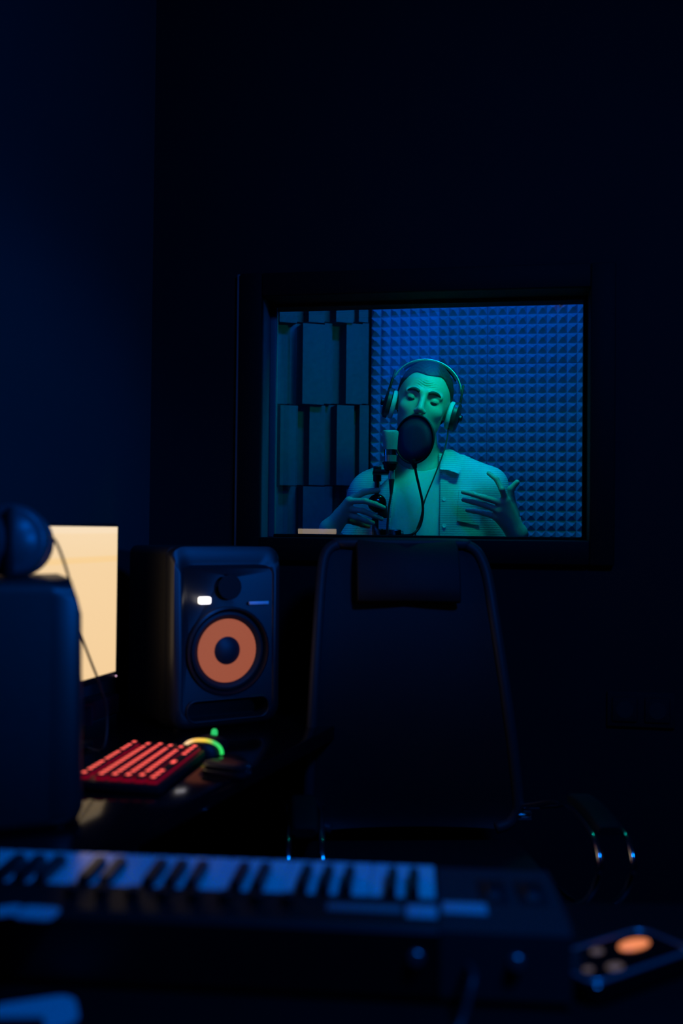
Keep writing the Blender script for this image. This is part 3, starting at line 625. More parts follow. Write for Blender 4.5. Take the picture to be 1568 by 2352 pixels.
pale = mat('pale_label', (0.55, 0.55, 0.58), 0.45, var=0.05)
for (x0, x1, y0, y1, m_) in ((-0.030, 0.0, -KLEN - 0.060, -KLEN - 0.028, pale), (-0.11, -0.035, -KLEN - 0.050, -KLEN - 0.032, mat('grey_label', (0.2, 0.2, 0.22), 0.5, var=0.05))):
    one(lambda bm: box(bm, kq((x0 + x1) / 2, (y0 + y1) / 2, 0.0745), (x1 - x0, y1 - y0, 0.002), rotQ, 0.0006), 'label_plate', m_, mk)
one(lambda bm: box(bm, kq(0.028, -KLEN - 0.035, 0.0760), (0.044, 0.028, 0.002), rotQ, 0.0006), 'label_plate', pale, mk)
for i in range(8):
    one(lambda bm: cyl(bm, kq(-0.15 - i * 0.032, -KLEN - 0.04, 0.073), kq(-0.15 - i * 0.032, -KLEN - 0.04, 0.086), 0.007, 16, 0.001), 'knob', black_pl, mk)
for x in (-0.02, 0.075):
    one(lambda bm: cyl(bm, kq(x, -KLEN - 0.080, 0.045), kq(x, -KLEN - 0.087, 0.045), 0.0075, 16, 0.001), 'jack', mat('jack_metal', (0.4, 0.4, 0.42), 0.35, metal=0.9, var=0.05), mk)
def f(bm):
    s0 = kq(0.03, -KLEN - 0.083, 0.040)
    tube(bm, spline([s0, s0 + Vector((0.0, -0.03, 0.0)), s0 + Vector((-0.015, -0.055, -0.03)), Vector((s0.x - 0.035, s0.y - 0.085, TZ + 0.004)), Vector((s0.x - 0.06, s0.y - 0.16, TZ + 0.004)), Vector((s0.x - 0.05, s0.y - 0.30, TZ + 0.004))], 8), 0.0035, 8)
one(f, 'usb_cable', mat('cable_grey', (0.03, 0.03, 0.033), 0.45, var=0.1), mk, smooth=180)

# loose things on the front table
def card(name, label, cat, px, py, z, wd, dp, rz, m_, th=0.002, r=0.012):
    p = on_z(px, py, z); q = Matrix.Rotation(rz, 3, 'Z')
    def f(bm):
        loft(bm, [[Vector((p.x, p.y, z)) + q @ Vector((x, y, dz)) for x, y in rrect(wd, dp, r)] for dz in (0.0003, th)])
    return tag(one(f, name, m_), label, cat)
paper = mat('pale_card', (0.62, 0.62, 0.65), 0.5, var=0.04, scale=10)
card('note_card', 'pale rounded card on the table at the bottom left corner', 'card', 75, 2335, TZ, 0.080, 0.062, R(20), paper, r=0.018)
card('paper_slip', 'pale paper slip on the back panel of the piano keyboard', 'paper', 85, 2100, TZ + 0.0745, 0.040, 0.030, R(-8), paper, r=0.009)
card('paper_slip', 'pale paper slip half out of frame on the piano keyboard', 'paper', 5, 2096, TZ + 0.0745, 0.040, 0.022, R(25), paper, r=0.009)
pb = on_z(40, 2368, TZ + 0.012)
ad = thing('power_adapter', 'small black power adapter at the bottom left corner of the table', 'adapter', (pb.x, pb.y, TZ))
one(lambda bm: box(bm, (pb.x - 0.005, pb.y, TZ + 0.0085), (0.05, 0.040, 0.015), Matrix.Rotation(R(3), 3, 'Z'), 0.004), 'block', matte_bl, ad)
one(lambda bm: tube(bm, spline([(pb.x - 0.028, pb.y, TZ + 0.012), (pb.x - 0.05, pb.y - 0.01, TZ + 0.004), (pb.x - 0.10, pb.y + 0.03, TZ + 0.004), (pb.x - 0.16, pb.y + 0.01, TZ + 0.004)], 6), 0.003, 8), 'lead', rubber, ad, smooth=180)
# small recorder with an orange light
dv = on_z(1420, 2246, TZ); drz = R(33); rotV = Matrix.Rotation(drz, 3, 'Z')
dr = thing('pocket_recorder', 'small glossy black device with a glowing orange light, right of the foreground table', 'recorder', (dv.x, dv.y, TZ))
def vp(x, y, z): return Vector((dv.x, dv.y, TZ)) + rotV @ Vector((x * 1.2, y * 1.15, z))
def f(bm):
    loft(bm, [[vp(x, y, z) for x, y in rrect(0.125 - 2 * i_, 0.062 - 2 * i_, 0.014)] for z, i_ in ((0.0005, 0.003), (0.004, 0), (0.020, 0), (0.024, 0.003))])
one(f, 'body', black_gl, dr)
one(lambda bm: tube(bm, [vp(x, y, 0.0235) for x, y in rrect(0.121, 0.058, 0.013)], 0.0022, 8, True), 'rim', mat('brushed_rim', (0.45, 0.45, 0.48), 0.3, metal=0.7, var=0.05), dr, smooth=180)
one(lambda bm: sphere(bm, vp(0.026, 0.006, 0.0245), (0.021, 0.010, 0.003), 20, 10, rotV.to_4x4()), 'indicator', mat('orange_lamp', (0.6, 0.2, 0.05), 0.4, emit=(1.0, 0.27, 0.09), estr=0.95), dr, label='glowing orange light')
for (x, y, r_) in ((-0.012, 0.014, 0.008), (-0.022, -0.016, 0.010), (-0.045, -0.008, 0.006)):
    one(lambda bm: sphere(bm, vp(x, y, 0.0243), (r_, r_ * 0.7, 0.002), 16, 8, rotV.to_4x4()), 'button', mat('dim_amber', (0.3, 0.2, 0.1), 0.4, emit=(0.16, 0.09, 0.045), estr=0.5), dr, label='dim amber button')

# ------------------------------------------------------------------ person (smooth-blended volume turned into one surface)
def nets(D, xs, ys, zs):
    nx, ny, nz_ = D.shape; ins = D < 0
    cnt = np.zeros((nx - 1, ny - 1, nz_ - 1), np.uint8); offs = [(a, b, c) for a in (0, 1) for b in (0, 1) for c in (0, 1)]
    for a, b, c in offs: cnt += ins[a:nx - 1 + a, b:ny - 1 + b, c:nz_ - 1 + c]
    I = np.argwhere((cnt > 0) & (cnt < 8)); acc = np.zeros((len(I), 3)); num = np.zeros(len(I))
    vals = {o: D[I[:, 0] + o[0], I[:, 1] + o[1], I[:, 2] + o[2]].astype(np.float64) for o in offs}
    for o in offs:
        for ax in range(3):
            if o[ax]: continue
            q = list(o); q[ax] = 1; q = tuple(q); va, vb = vals[o], vals[q]; mk_ = (va < 0) != (vb < 0)
            t = np.where(mk_, va / np.where(va == vb, 1, va - vb), 0); pos = np.tile(np.array(o, float), (len(I), 1)); pos[:, ax] = t
            acc[mk_] += pos[mk_]; num[mk_] += 1
    P = I + acc / num[:, None]
    V = np.stack([np.interp(P[:, 0], np.arange(nx), xs), np.interp(P[:, 1], np.arange(ny), ys), np.interp(P[:, 2], np.arange(nz_), zs)], 1)
    idx = -np.ones(cnt.shape, np.int32); idx[I[:, 0], I[:, 1], I[:, 2]] = np.arange(len(I)); Fs = []
    for ax in range(3):
        sl0 = [slice(None)] * 3; sl1 = [slice(None)] * 3; sl0[ax] = slice(0, -1); sl1[ax] = slice(1, None)
        e = np.argwhere(ins[tuple(sl0)] != ins[tuple(sl1)]); o1, o2 = [(1, 2), (2, 0), (0, 1)][ax]
        ok = (e[:, o1] > 0) & (e[:, o2] > 0) & (e[:, o1] < D.shape[o1] - 1) & (e[:, o2] < D.shape[o2] - 1); e = e[ok]
        fl_ = ins[e[:, 0], e[:, 1], e[:, 2]]; q = []
        for d1, d2 in ((0, 0), (1, 0), (1, 1), (0, 1)):
            c = e.copy(); c[:, o1] -= d1; c[:, o2] -= d2; q.append(idx[c[:, 0], c[:, 1], c[:, 2]])
        q = np.stack(q, 1); q = np.where(fl_[:, None], q[:, ::-1], q); Fs.append(q)
    return V, np.concatenate(Fs)
def np_mesh(name, V, Fq):
    me = bpy.data.meshes.new(name); me.vertices.add(len(V)); me.vertices.foreach_set('co', V.astype(np.float32).ravel())
    me.loops.add(len(Fq) * 4); me.loops.foreach_set('vertex_index', Fq.astype(np.int32).ravel())
    me.polygons.add(len(Fq)); me.polygons.foreach_set('loop_start', np.arange(0, len(Fq) * 4, 4, dtype=np.int32))
    me.update(calc_edges=True); me.validate(); return me
class Vol:
    def __init__(s, xs, ys, zs):
        s.xs, s.ys, s.zs = [np.asarray(a, np.float32) for a in (xs, ys, zs)]
        s.D = np.full((len(xs), len(ys), len(zs)), 0.2, np.float32)
    def sub(s, lo, hi, mg=0.035):
        r = []
        for a, l, h in ((s.xs, lo[0], hi[0]), (s.ys, lo[1], hi[1]), (s.zs, lo[2], hi[2])):
            r.append(slice(max(0, int(np.searchsorted(a, l - mg)) - 1), min(len(a), int(np.searchsorted(a, h + mg)) + 1)))
        X, Y, Z = np.meshgrid(s.xs[r[0]], s.ys[r[1]], s.zs[r[2]], indexing='ij'); return tuple(r), X, Y, Z
    def mixin(s, sl, d, k, op):
        D = s.D[sl]
        if D.size == 0: return
        if op == 'u':
            h = np.clip(0.5 + 0.5 * (D - d) / k, 0, 1); s.D[sl] = D * (1 - h) + d * h - k * h * (1 - h)
        else:
            h = np.clip(0.5 - 0.5 * (D + d) / k, 0, 1); s.D[sl] = D * (1 - h) - d * h + k * h * (1 - h)
    def cap(s, a, b, r0, r1=None, k=0.012, op='u'):
        r1 = r0 if r1 is None else r1; a, b = np.array(a, np.float32), np.array(b, np.float32); rm = max(r0, r1)
        sl, X, Y, Z = s.sub(np.minimum(a, b) - rm, np.maximum(a, b) + rm)
        ba = b - a; L2 = float(ba @ ba) + 1e-12
        t = np.clip(((X - a[0]) * ba[0] + (Y - a[1]) * ba[1] + (Z - a[2]) * ba[2]) / L2, 0, 1)
        d = np.sqrt((X - a[0] - t * ba[0]) ** 2 + (Y - a[1] - t * ba[1]) ** 2 + (Z - a[2] - t * ba[2]) ** 2) - (r0 + (r1 - r0) * t)
        s.mixin(sl, d, k, op)
    def ell(s, c, r, k=0.012, op='u', M=None):
        c = np.array(c, np.float32); r = np.array(r, np.float32); rm = r.max() if M is not None else r
        sl, X, Y, Z = s.sub(c - rm, c + rm); X, Y, Z = X - c[0], Y - c[1], Z - c[2]
        if M is not None: X, Y, Z = [M[i][0] * X + M[i][1] * Y + M[i][2] * Z for i in range(3)]   # rows of M = local axes
        k0 = np.sqrt((X / r[0]) ** 2 + (Y / r[1]) ** 2 + (Z / r[2]) ** 2); k1 = np.sqrt((X / r[0] ** 2) ** 2 + (Y / r[1] ** 2) ** 2 + (Z / r[2] ** 2) ** 2) + 1e-9
        s.mixin(sl, k0 * (k0 - 1) / k1, k, op)
    def surf(s, name): return np_mesh(name, *nets(s.D, s.xs, s.ys, s.zs))

HC = at(971, 927, 2.90)                                   # head centre
hroll, hyaw, hpit = R(13), R(-5), R(-2)
HR = (Matrix.Rotation(hroll, 3, 'Y') @ Matrix.Rotation(hyaw, 3, 'Z') @ Matrix.Rotation(hpit, 3, 'X'))
def hl(x, y, z): return HC + HR @ Vector((x, y, z))
HM = [list(HR.col[i]) for i in range(3)]
nbase = at(965, 1066, 2.965)
shL, shR = at(850, 1150, 2.965), at(1116, 1134, 2.93)
TX = (shL.x + shR.x) / 2 + 0.01; TY = 2.96
elL, wrL = at(768, 1376, 3.00), at(757, 1216, 2.775)
elR, wrR = at(1218, 1368, 2.98), at(1187, 1226, 2.775)
fine = 0.0022
xs = np.arange(-0.10, 0.62, fine); ys = np.arange(2.66, 3.16, fine)
zs = np.concatenate([np.arange(-0.02, 1.10, 0.012), np.arange(1.10, 1.70, fine)])
def torso(v, off=0.0, arms=True, legs=False):
    v.ell((TX, TY + 0.01, 1.20), (0.165 + off, 0.115 + off, 0.20 + off), 0.05)
    v.ell((TX, TY + 0.015, 1.02), (0.150 + off, 0.108 + off, 0.20 + off), 0.05)
    v.ell((TX, TY + 0.02, 0.90), (0.165 + off, 0.115 + off, 0.12 + off), 0.05)
    v.cap(shL + Vector((0.02, 0, 0)), shR - Vector((0.02, 0, 0)), 0.056 + off, 0.056 + off, 0.05)
    for sh in (shL, shR): v.cap(nbase + Vector((0, 0.01, 0.008)), sh + Vector((0, 0, 0.018)), 0.043 + off, 0.048 + off, 0.03)
    if arms:
        for sh, el, wr in ((shL, elL, wrL), (shR, elR, wrR)):
            v.cap(sh, el, 0.053 + off, 0.042 + off, 0.025)
            v.cap(el, el.lerp(wr, 0.3), 0.042 + off, 0.043 + off, 0.02)
    if legs:
        for s in (-1, 1):
            v.cap((TX + s * 0.085, TY + 0.02, 0.88), (TX + s * 0.095, TY, 0.50), 0.085 + off, 0.058 + off, 0.03)
            v.cap((TX + s * 0.095, TY, 0.50), (TX + s * 0.10, TY + 0.09, 0.09), 0.056 + off, 0.038 + off, 0.02)
def hand(v, wrist, elbow, palm, fingers, thumb, rp):
    v.cap(elbow, elbow.lerp(wrist, 0.35), 0.040, 0.042, 0.02); v.cap(elbow.lerp(wrist, 0.35), wrist, 0.042, 0.027, 0.02)
    for kn in palm: v.cap(wrist, kn, rp[0], rp[1], 0.014)
    for f_ in fingers:
        rr = [0.0092, 0.0080, 0.0072, 0.0062]
        for i in range(len(f_) - 1): v.cap(f_[i], f_[i + 1], rr[i], rr[i + 1], 0.0035 if i else 0.006)
    rr = [0.0130, 0.0105, 0.0090, 0.0075]
    for i in range(len(thumb) - 1): v.cap(thumb[i], thumb[i + 1], rr[i], rr[i + 1], 0.005)
v = Vol(xs, ys, zs)
torso(v, legs=True)
for s in (-1, 1): v.cap((TX + s * 0.10, TY + 0.10, 0.045), (TX + s * 0.115, TY - 0.08, 0.032), 0.040, 0.034, 0.03)
# hands: image-left hand with fingers reaching round the stand, image-right hand held across the chest
dL = 2.765
FL = [[(801, 1151), (838, 1151), (862, 1158), (881, 1166)], [(798, 1169), (831, 1173), (858, 1184), (876, 1192)], [(794, 1182), (819, 1188), (840, 1196), (856, 1201)]]
dd = [[2.735, 2.715, 2.712, 2.720], [2.745, 2.722, 2.722, 2.730], [2.755, 2.735, 2.737, 2.745]]
fl_l = [[at(x, y, d) for (x, y), d in zip(f_, d_)] for f_, d_ in zip(FL, dd)] + [[at(789, 1192, 2.775), at(812, 1199, 2.765), at(830, 1205, 2.765), at(846, 1209, 2.77)]]
hand(v, wrL, elL, [f_[0] for f_ in fl_l], fl_l, [at(775, 1180, 2.775), at(808, 1146, 2.770), at(836, 1130, 2.762), at(868, 1126, 2.757)], (0.022, 0.0125))
FR = [[(1162, 1150), (1152, 1124), (1140, 1101), (1122, 1087)], [(1151, 1155), (1112, 1143), (1085, 1135), (1063, 1130)], [(1148, 1174), (1112, 1160), (1085, 1153), (1064, 1148)], [(1142, 1188), (1110, 1178), (1089, 1174), (1073, 1172)]]
dd = [[2.735, 2.715, 2.725, 2.745], [2.735, 2.735, 2.75, 2.765], [2.74, 2.745, 2.76, 2.775], [2.75, 2.76, 2.773, 2.785]]
fr_l = [[at(x, y, d) for (x, y), d in zip(f_, d_)] for f_, d_ in zip(FR, dd)]
hand(v, wrR, elR, [f_[0] for f_ in fr_l], fr_l, [at(1183, 1182, 2.765), at(1173, 1144, 2.755), at(1173, 1123, 2.745), at(1187, 1108, 2.738)], (0.022, 0.0125))
# neck and head
v.cap(hl(0, 0.025, -0.075), nbase, 0.054, 0.058, 0.02)
FZ = -0.009
def hf(x, y, z): return hl(x, y, z + FZ)
def head(v):
    e = lambda c, r, k=0.02, op='u': v.ell(hl(*c), r, k, op, HM)
    e((0, 0.014, 0.034), (0.0765, 0.098, 0.087), 0.02)
    e((0, -0.022, -0.012), (0.0655, 0.070, 0.088), 0.03)
    e((0, -0.030, -0.068), (0.052, 0.052, 0.045), 0.03)
    e((0, -0.074, -0.098), (0.020, 0.014, 0.014), 0.02)
    for s in (-1, 1):
        e((s * 0.040, -0.066, -0.022 + FZ), (0.020, 0.016, 0.016), 0.02)
        v.cap(hf(s * 0.012, -0.0905, 0.026), hf(s * 0.047, -0.076, 0.022), 0.0085, 0.007, 0.012)
        e((s * 0.0315, -0.1010, 0.005 + FZ), (0.0215, 0.0175, 0.0125), 0.008, 's')
        e((s * 0.0315, -0.0765, 0.0065 + FZ), (0.0150, 0.0140, 0.0110), 0.003)
        e((s * 0.0105, -0.102, -0.0325 + FZ), (0.0075, 0.0085, 0.0065), 0.006)
        e((s * 0.072, 0.010, -0.004), (0.012, 0.022, 0.030), 0.01)
    v.cap(hf(0, -0.090, 0.020), hf(0, -0.1115, -0.027), 0.0065, 0.0095, 0.010)
    v.cap(hf(-0.018, -0.087, -0.062), hf(0.018, -0.087, -0.062), 0.0055, 0.0055, 0.006)
    v.cap(hf(-0.015, -0.085, -0.071), hf(0.015, -0.085, -0.071), 0.006, 0.006, 0.006)
head(v)
# forehead furrows
c = np.array(HC); sl, X, Y, Z = v.sub(c - 0.1, c + 0.1, 0)
lx, ly, lz = [HM[i][0] * (X - c[0]) + HM[i][1] * (Y - c[1]) + HM[i][2] * (Z - c[2]) for i in range(3)]
mask = np.exp(-(lx / 0.028) ** 4) * np.exp(-((lz - 0.041) / 0.0125) ** 4) * (ly < -0.03)
v.D[sl] += (0.0020 * np.sin((lz - 0.10 * lx * lx / 0.03 + 0.004 * np.cos(lx * 110)) * 2 * np.pi / 0.0072) * mask).astype(np.float32)
skin = mat('skin', (0.62, 0.44, 0.35), 0.5, var=0.06, scale=40, bump=0.03, bscale=400)
per = thing('person', 'person in open shirt and headphones singing behind the glass, both hands raised', 'person', (TX, TY, 0))
body_me = v.surf('body'); body = link(body_me, 'body', skin, per, smooth=180)
# hair: thin cap over the skull behind the hairline
hv = Vol(np.arange(HC.x - 0.13, HC.x + 0.13, 0.0025), np.arange(HC.y - 0.15, HC.y + 0.16, 0.0025), np.arange(HC.z - 0.14, HC.z + 0.16, 0.0025))
hv.ell(hl(0, 0.014, 0.036), (0.0805, 0.102, 0.0915), 0.01, 'u', HM); hv.ell(hl(0, 0.035, -0.01), (0.0745, 0.078, 0.08), 0.03, 'u', HM)
X, Y, Z = np.meshgrid(hv.xs, hv.ys, hv.zs, indexing='ij'); X, Y, Z = X - HC.x, Y - HC.y, Z - HC.z
lx, ly, lz = [HM[i][0] * X + HM[i][1] * Y + HM[i][2] * Z for i in range(3)]
hv.D += (0.0008 * np.sin(lx * 420) * np.sin(ly * 300 + lz * 200)).astype(np.float32)
edge = 0.0 - (0.62 * (ly + 0.0725) + 0.78 * (lz - 0.0695)) + 0.010 * np.exp(-((np.abs(lx) - 0.042) / 0.016) ** 2) - 0.006 * np.exp(-(lx / 0.018) ** 2)
hv.D = np.maximum(hv.D, np.maximum(edge, -(lz + 0.075)).astype(np.float32))
link(hv.surf('hair'), 'hair', mat('brown_hair', (0.03, 0.024, 0.022), 0.6, var=0.4, scale=150, bump=0.5, bscale=300), per, smooth=180)
# eyes and brows
eye_m = mat('eye_white', (0.55, 0.52, 0.5), 0.2, var=0.05); iris_m = mat('iris', (0.03, 0.03, 0.035), 0.15, var=0.2)
for s in (-1, 1):
    ey = one(lambda bm: sphere(bm, hf(s * 0.0315, -0.0795, 0.0008), (0.0112, 0.0115, 0.0060), 20, 14, HR.to_4x4()), 'eye', iris_m, per, smooth=180)
    one(lambda bm: tube(bm, spline([hf(s * 0.013, -0.0985, 0.0225), hf(s * 0.024, -0.0965, 0.0275), hf(s * 0.037, -0.0895, 0.0275), hf(s * 0.048, -0.080, 0.0215)], 5), [0.0030 + 0.0022 * math.sin(math.pi * min(1, (i + 3) / 18)) for i in range(16)], 8), 'eyebrow', mat('brow_hair', (0.05, 0.04, 0.03), 0.7, var=0.3), per, smooth=180)

# T-shirt, overshirt, trousers, shoes
cf = 0.0032
xs2 = np.arange(-0.10, 0.62, cf); ys2 = np.arange(2.74, 3.16, cf); zs2 = np.arange(0.84, 1.46, cf)
def folds(v, amp, fx, fz, ph):
    X, Y, Z = np.meshgrid(v.xs, v.ys, v.zs, indexing='ij')
    v.D += (amp * (np.sin(X * fx + 14 * Z + ph + 1.5 * np.sin(9 * Z)) * 0.6 + np.sin(X * fx * 0.55 - Z * fz + ph * 2) * 0.6)).astype(np.float32)
    return X, Y, Z
tv = Vol(xs2, ys2, zs2); torso(tv, 0.006, arms=False); X, Y, Z = folds(tv, 0.0042, 62, 26, 0.4)
for (x0, z0, x1, z1) in ((1.0, 0, 0, 0),): pass
nk = nbase + Vector((0.0, -0.05, 0.045))
dn = np.sqrt((X - nk.x) ** 2 + ((Y - nk.y) * 0.8) ** 2 + ((Z - nk.z) * 1.15) ** 2) - 0.083
tv.D = np.maximum(tv.D, -dn).astype(np.float32)
link(tv.surf('t_shirt'), 't_shirt', mat('white_cotton', (0.80, 0.80, 0.80), 0.85, spec=0.2, var=0.04, scale=30, bump=0.1, bscale=500), per, smooth=180)
sm_ = bpy.data.materials.new('striped_shirt'); sm_.use_nodes = True; nt = sm_.node_tree; b = nt.nodes['Principled BSDF']; b.inputs['Roughness'].default_value = 0.85; b.inputs['Specular IOR Level'].default_value = 0.2
tc = nt.nodes.new('ShaderNodeTexCoord'); wv = nt.nodes.new('ShaderNodeTexWave'); wv.bands_direction = 'Z'; wv.inputs['Scale'].default_value = 48; wv.inputs['Distortion'].default_value = 0.8; wv.inputs['Detail'].default_value = 1
cr = nt.nodes.new('ShaderNodeValToRGB'); cr.color_ramp.elements[0].color = (0.48, 0.53, 0.58, 1); cr.color_ramp.elements[1].color = (0.72, 0.75, 0.78, 1)
nt.links.new(tc.outputs['Object'], wv.inputs['Vector']); nt.links.new(wv.outputs['Fac'], cr.inputs[0]); nt.links.new(cr.outputs[0], b.inputs['Base Color'])
bp = nt.nodes.new('ShaderNodeBump'); bp.inputs['Strength'].default_value = 0.3; bp.inputs['Distance'].default_value = 0.001; nt.links.new(wv.outputs['Fac'], bp.inputs['Height']); nt.links.new(bp.outputs[0], b.inputs['Normal'])
sv = Vol(xs2, ys2, zs2); torso(sv, 0.015)
for el, wr, t1 in ((elL, wrL, 0.80), (elR, wrR, 0.82)): sv.cap(el.lerp(wr, 0.2), el.lerp(wr, t1), 0.056, 0.042, 0.02)
X, Y, Z = folds(sv, 0.0036, 55, 38, 2.1)
pl0, pl1 = at(912, 1062, 2.84), at(893, 1250, 2.83); pr0, pr1 = at(1012, 1050, 2.84), at(1008, 1250, 2.83)
xl = pl0.x + (pl1.x - pl0.x) * (Z - pl0.z) / (pl1.z - pl0.z); xr = pr0.x + (pr1.x - pr0.x) * (Z - pr0.z) / (pr1.z - pr0.z)
opening = np.maximum(np.maximum(xl - X, X - xr), Y - (TY + 0.02))
neckcut = np.sqrt((X - nbase.x) ** 2 + (Y - nbase.y) ** 2) - 0.064
inner = tv.D + 0.0015
sv.D = np.maximum(np.maximum(sv.D, -opening), np.maximum(-neckcut, np.where(Z > nbase.z + 0.03, 1.0, -1.0))).astype(np.float32)
for el, wr, t1 in ((elL, wrL, 0.80), (elR, wrR, 0.82)):     # open cuffs
    ax = (wr - el); p0 = el.lerp(wr, t1 + 0.02); L = ax.length
    tt = ((X - el.x) * ax.x + (Y - el.y) * ax.y + (Z - el.z) * ax.z) / (L * L)
    rr = np.sqrt((X - el.x - tt * ax.x) ** 2 + (Y - el.y - tt * ax.y) ** 2 + (Z - el.z - tt * ax.z) ** 2)
    near = np.maximum(rr - 0.075, 0.45 - tt)
    sv.D = np.maximum(sv.D, -np.maximum(near, (t1 + 0.09) - tt)).astype(np.float32)
    sv.D = np.maximum(sv.D, -np.maximum(rr - 0.039, np.abs(tt - 1.0) - 0.35)).astype(np.float32)
shirt_me = sv.surf('overshirt'); shirt = link(shirt_me, 'overshirt', sm_, per, smooth=180, label='light striped open shirt')
bvh = BVHTree.FromPolygons([vv.co.copy() for vv in shirt_me.vertices], [tuple(p.vertices) for p in shirt_me.polygons])
def hit(px, py, dflt=2.83):
    r = ray(px, py).normalized(); h = bvh.ray_cast(CAM, r, 5)
    return h[0] if h[0] is not None else at(px, py, dflt)
def patch(name, cols, m, th=0.003, lift=0.0015, lab=None):      # cols: rows of (px, py); cloth piece laid on the shirt
    me = bmesh.new(); A = [[hit(*p) for p in row] for row in cols]
    y_ = Vector((0, -1, 0)); g0 = [[me.verts.new(p + y_ * (lift + th)) for p in row] for row in A]; g1 = [[me.verts.new(p + y_ * (lift - 0.004)) for p in row] for row in A]
    n, k = len(A), len(A[0])
    for i in range(n - 1):
        for j in range(k - 1):
            me.faces.new((g0[i][j], g0[i][j + 1], g0[i + 1][j + 1], g0[i + 1][j])); me.faces.new((g1[i][j], g1[i + 1][j], g1[i + 1][j + 1], g1[i][j + 1]))
    for i in range(n - 1):
        for j in (0, k - 1): me.faces.new((g0[i][j], g0[i + 1][j], g1[i + 1][j], g1[i][j]))
    for j in range(k - 1):
        for i in (0, n - 1): me.faces.new((g0[i][j], g1[i][j], g1[i][j + 1], g0[i][j + 1]))
    return finish(me, name, m, per, True, 40, lab)
def grid(q, n=8, m_=6):   # bilinear grid between four pixel corners tl, tr, br, bl
    out = []
    for i in range(n + 1):
        t = i / n; a = [q[0][c_] + (q[3][c_] - q[0][c_]) * t for c_ in (0, 1)]; b_ = [q[1][c_] + (q[2][c_] - q[1][c_]) * t for c_ in (0, 1)]
        out.append([(a[0] + (b_[0] - a[0]) * j / m_, a[1] + (b_[1] - a[1]) * j / m_) for j in range(m_ + 1)])
    return out
patch('pocket', grid([(1053, 1126), (1104, 1122), (1101, 1208), (1049, 1196)]), sm_, 0.0035)
patch('placket', grid([(1012, 1082), (1029, 1080), (1027, 1250), (1009, 1250)], 14, 3), sm_, 0.003)
for py in (1088, 1147, 1208):
    p = hit(1019, py); one(lambda bm: lathe(bm, [(0.0055, 0), (0.006, 0.001), (0.005, 0.0025), (0.0035, 0.002), (0, 0.002)], 16, zmat(p + Vector((0, -0.0045, 0)), (0, -1, 0.1))), 'button', mat('pearl_button', (0.85, 0.85, 0.85), 0.25, var=0.05), per)
# collar flaps, standing off the shirt
def collar(pts):
    bm = bmesh.new(); A = [at(*p) for p in pts]; B_ = [p + Vector((0, 0.004, 0)) for p in A]
    loft(bm, [A, B_]); return finish(bm, 'collar', sm_, per, True, 30)
def flap(inner_, outer_):
    bm = bmesh.new(); n = len(inner_); a = [at(*p) for p in inner_]; b_ = [at(*p) for p in outer_]; y_ = Vector((0, 0.003, 0))
    rings = [[a[i], a[i].lerp(b_[i], 0.5) + Vector((0, -0.004, 0.003)), b_[i], b_[i] + y_, a[i].lerp(b_[i], 0.5) + y_ + Vector((0, -0.004, 0.003)), a[i] + y_] for i in range(n)]
    loft(bm, rings); return finish(bm, 'collar', sm_, per, True, 50)
flap([(1024, 1030, 2.93), (1018, 1042, 2.885), (1012, 1060, 2.855), (1010, 1078, 2.842)], [(1056, 1043, 2.945), (1060, 1058, 2.90), (1058, 1078, 2.855), (1053, 1088, 2.838)])
flap([(905, 1050, 2.95), (903, 1062, 2.90), (900, 1078, 2.865), (898, 1096, 2.85)], [(876, 1060, 2.96), (868, 1078, 2.915), (866, 1098, 2.872), (874, 1114, 2.853)])
lv_ = Vol(np.arange(0.0, 0.56, 0.006), np.arange(2.76, 3.16, 0.006), np.arange(0.05, 1.0, 0.008))
lv_.ell((TX, TY + 0.02, 0.90), (0.172, 0.124, 0.11), 0.05)
for s in (-1, 1):
    lv_.cap((TX + s * 0.085, TY + 0.02, 0.88), (TX + s * 0.095, TY, 0.50), 0.096, 0.072, 0.03); lv_.cap((TX + s * 0.095, TY, 0.50), (TX + s * 0.10, TY + 0.09, 0.07), 0.072, 0.062, 0.02)
X, Y, Z = folds(lv_, 0.003, 50, 30, 1.0); lv_.D = np.maximum(lv_.D, np.maximum(0.06 - Z, Z - 0.97)).astype(np.float32)
link(lv_.surf('trousers'), 'trousers', mat('dark_denim', (0.03, 0.035, 0.06), 0.9, var=0.2, scale=60), per, smooth=180)
for s in (-1, 1):
    def f(bm):
        rings = []
        for (y, wd, h) in ((0.085, 0.02, 0.05), (0.07, 0.04, 0.085), (0.0, 0.045, 0.095), (-0.08, 0.048, 0.075), (-0.15, 0.047, 0.058), (-0.195, 0.035, 0.045), (-0.205, 0.018, 0.03)):
            cx = TX + s * (0.10 + 0.015 * (0.09 - y) / 0.29)
            rings.append([(cx + wd * math.cos(a), TY + 0.06 + y, max(0.0, h * math.sin(a)) if math.sin(a) > 0 else 0.001) for a in [2 * math.pi * k / 20 for k in range(20)]])
        loft(bm, rings)
    one(f, 'shoe', mat('canvas_shoe', (0.05, 0.05, 0.05), 0.8, var=0.2), per, smooth=60)

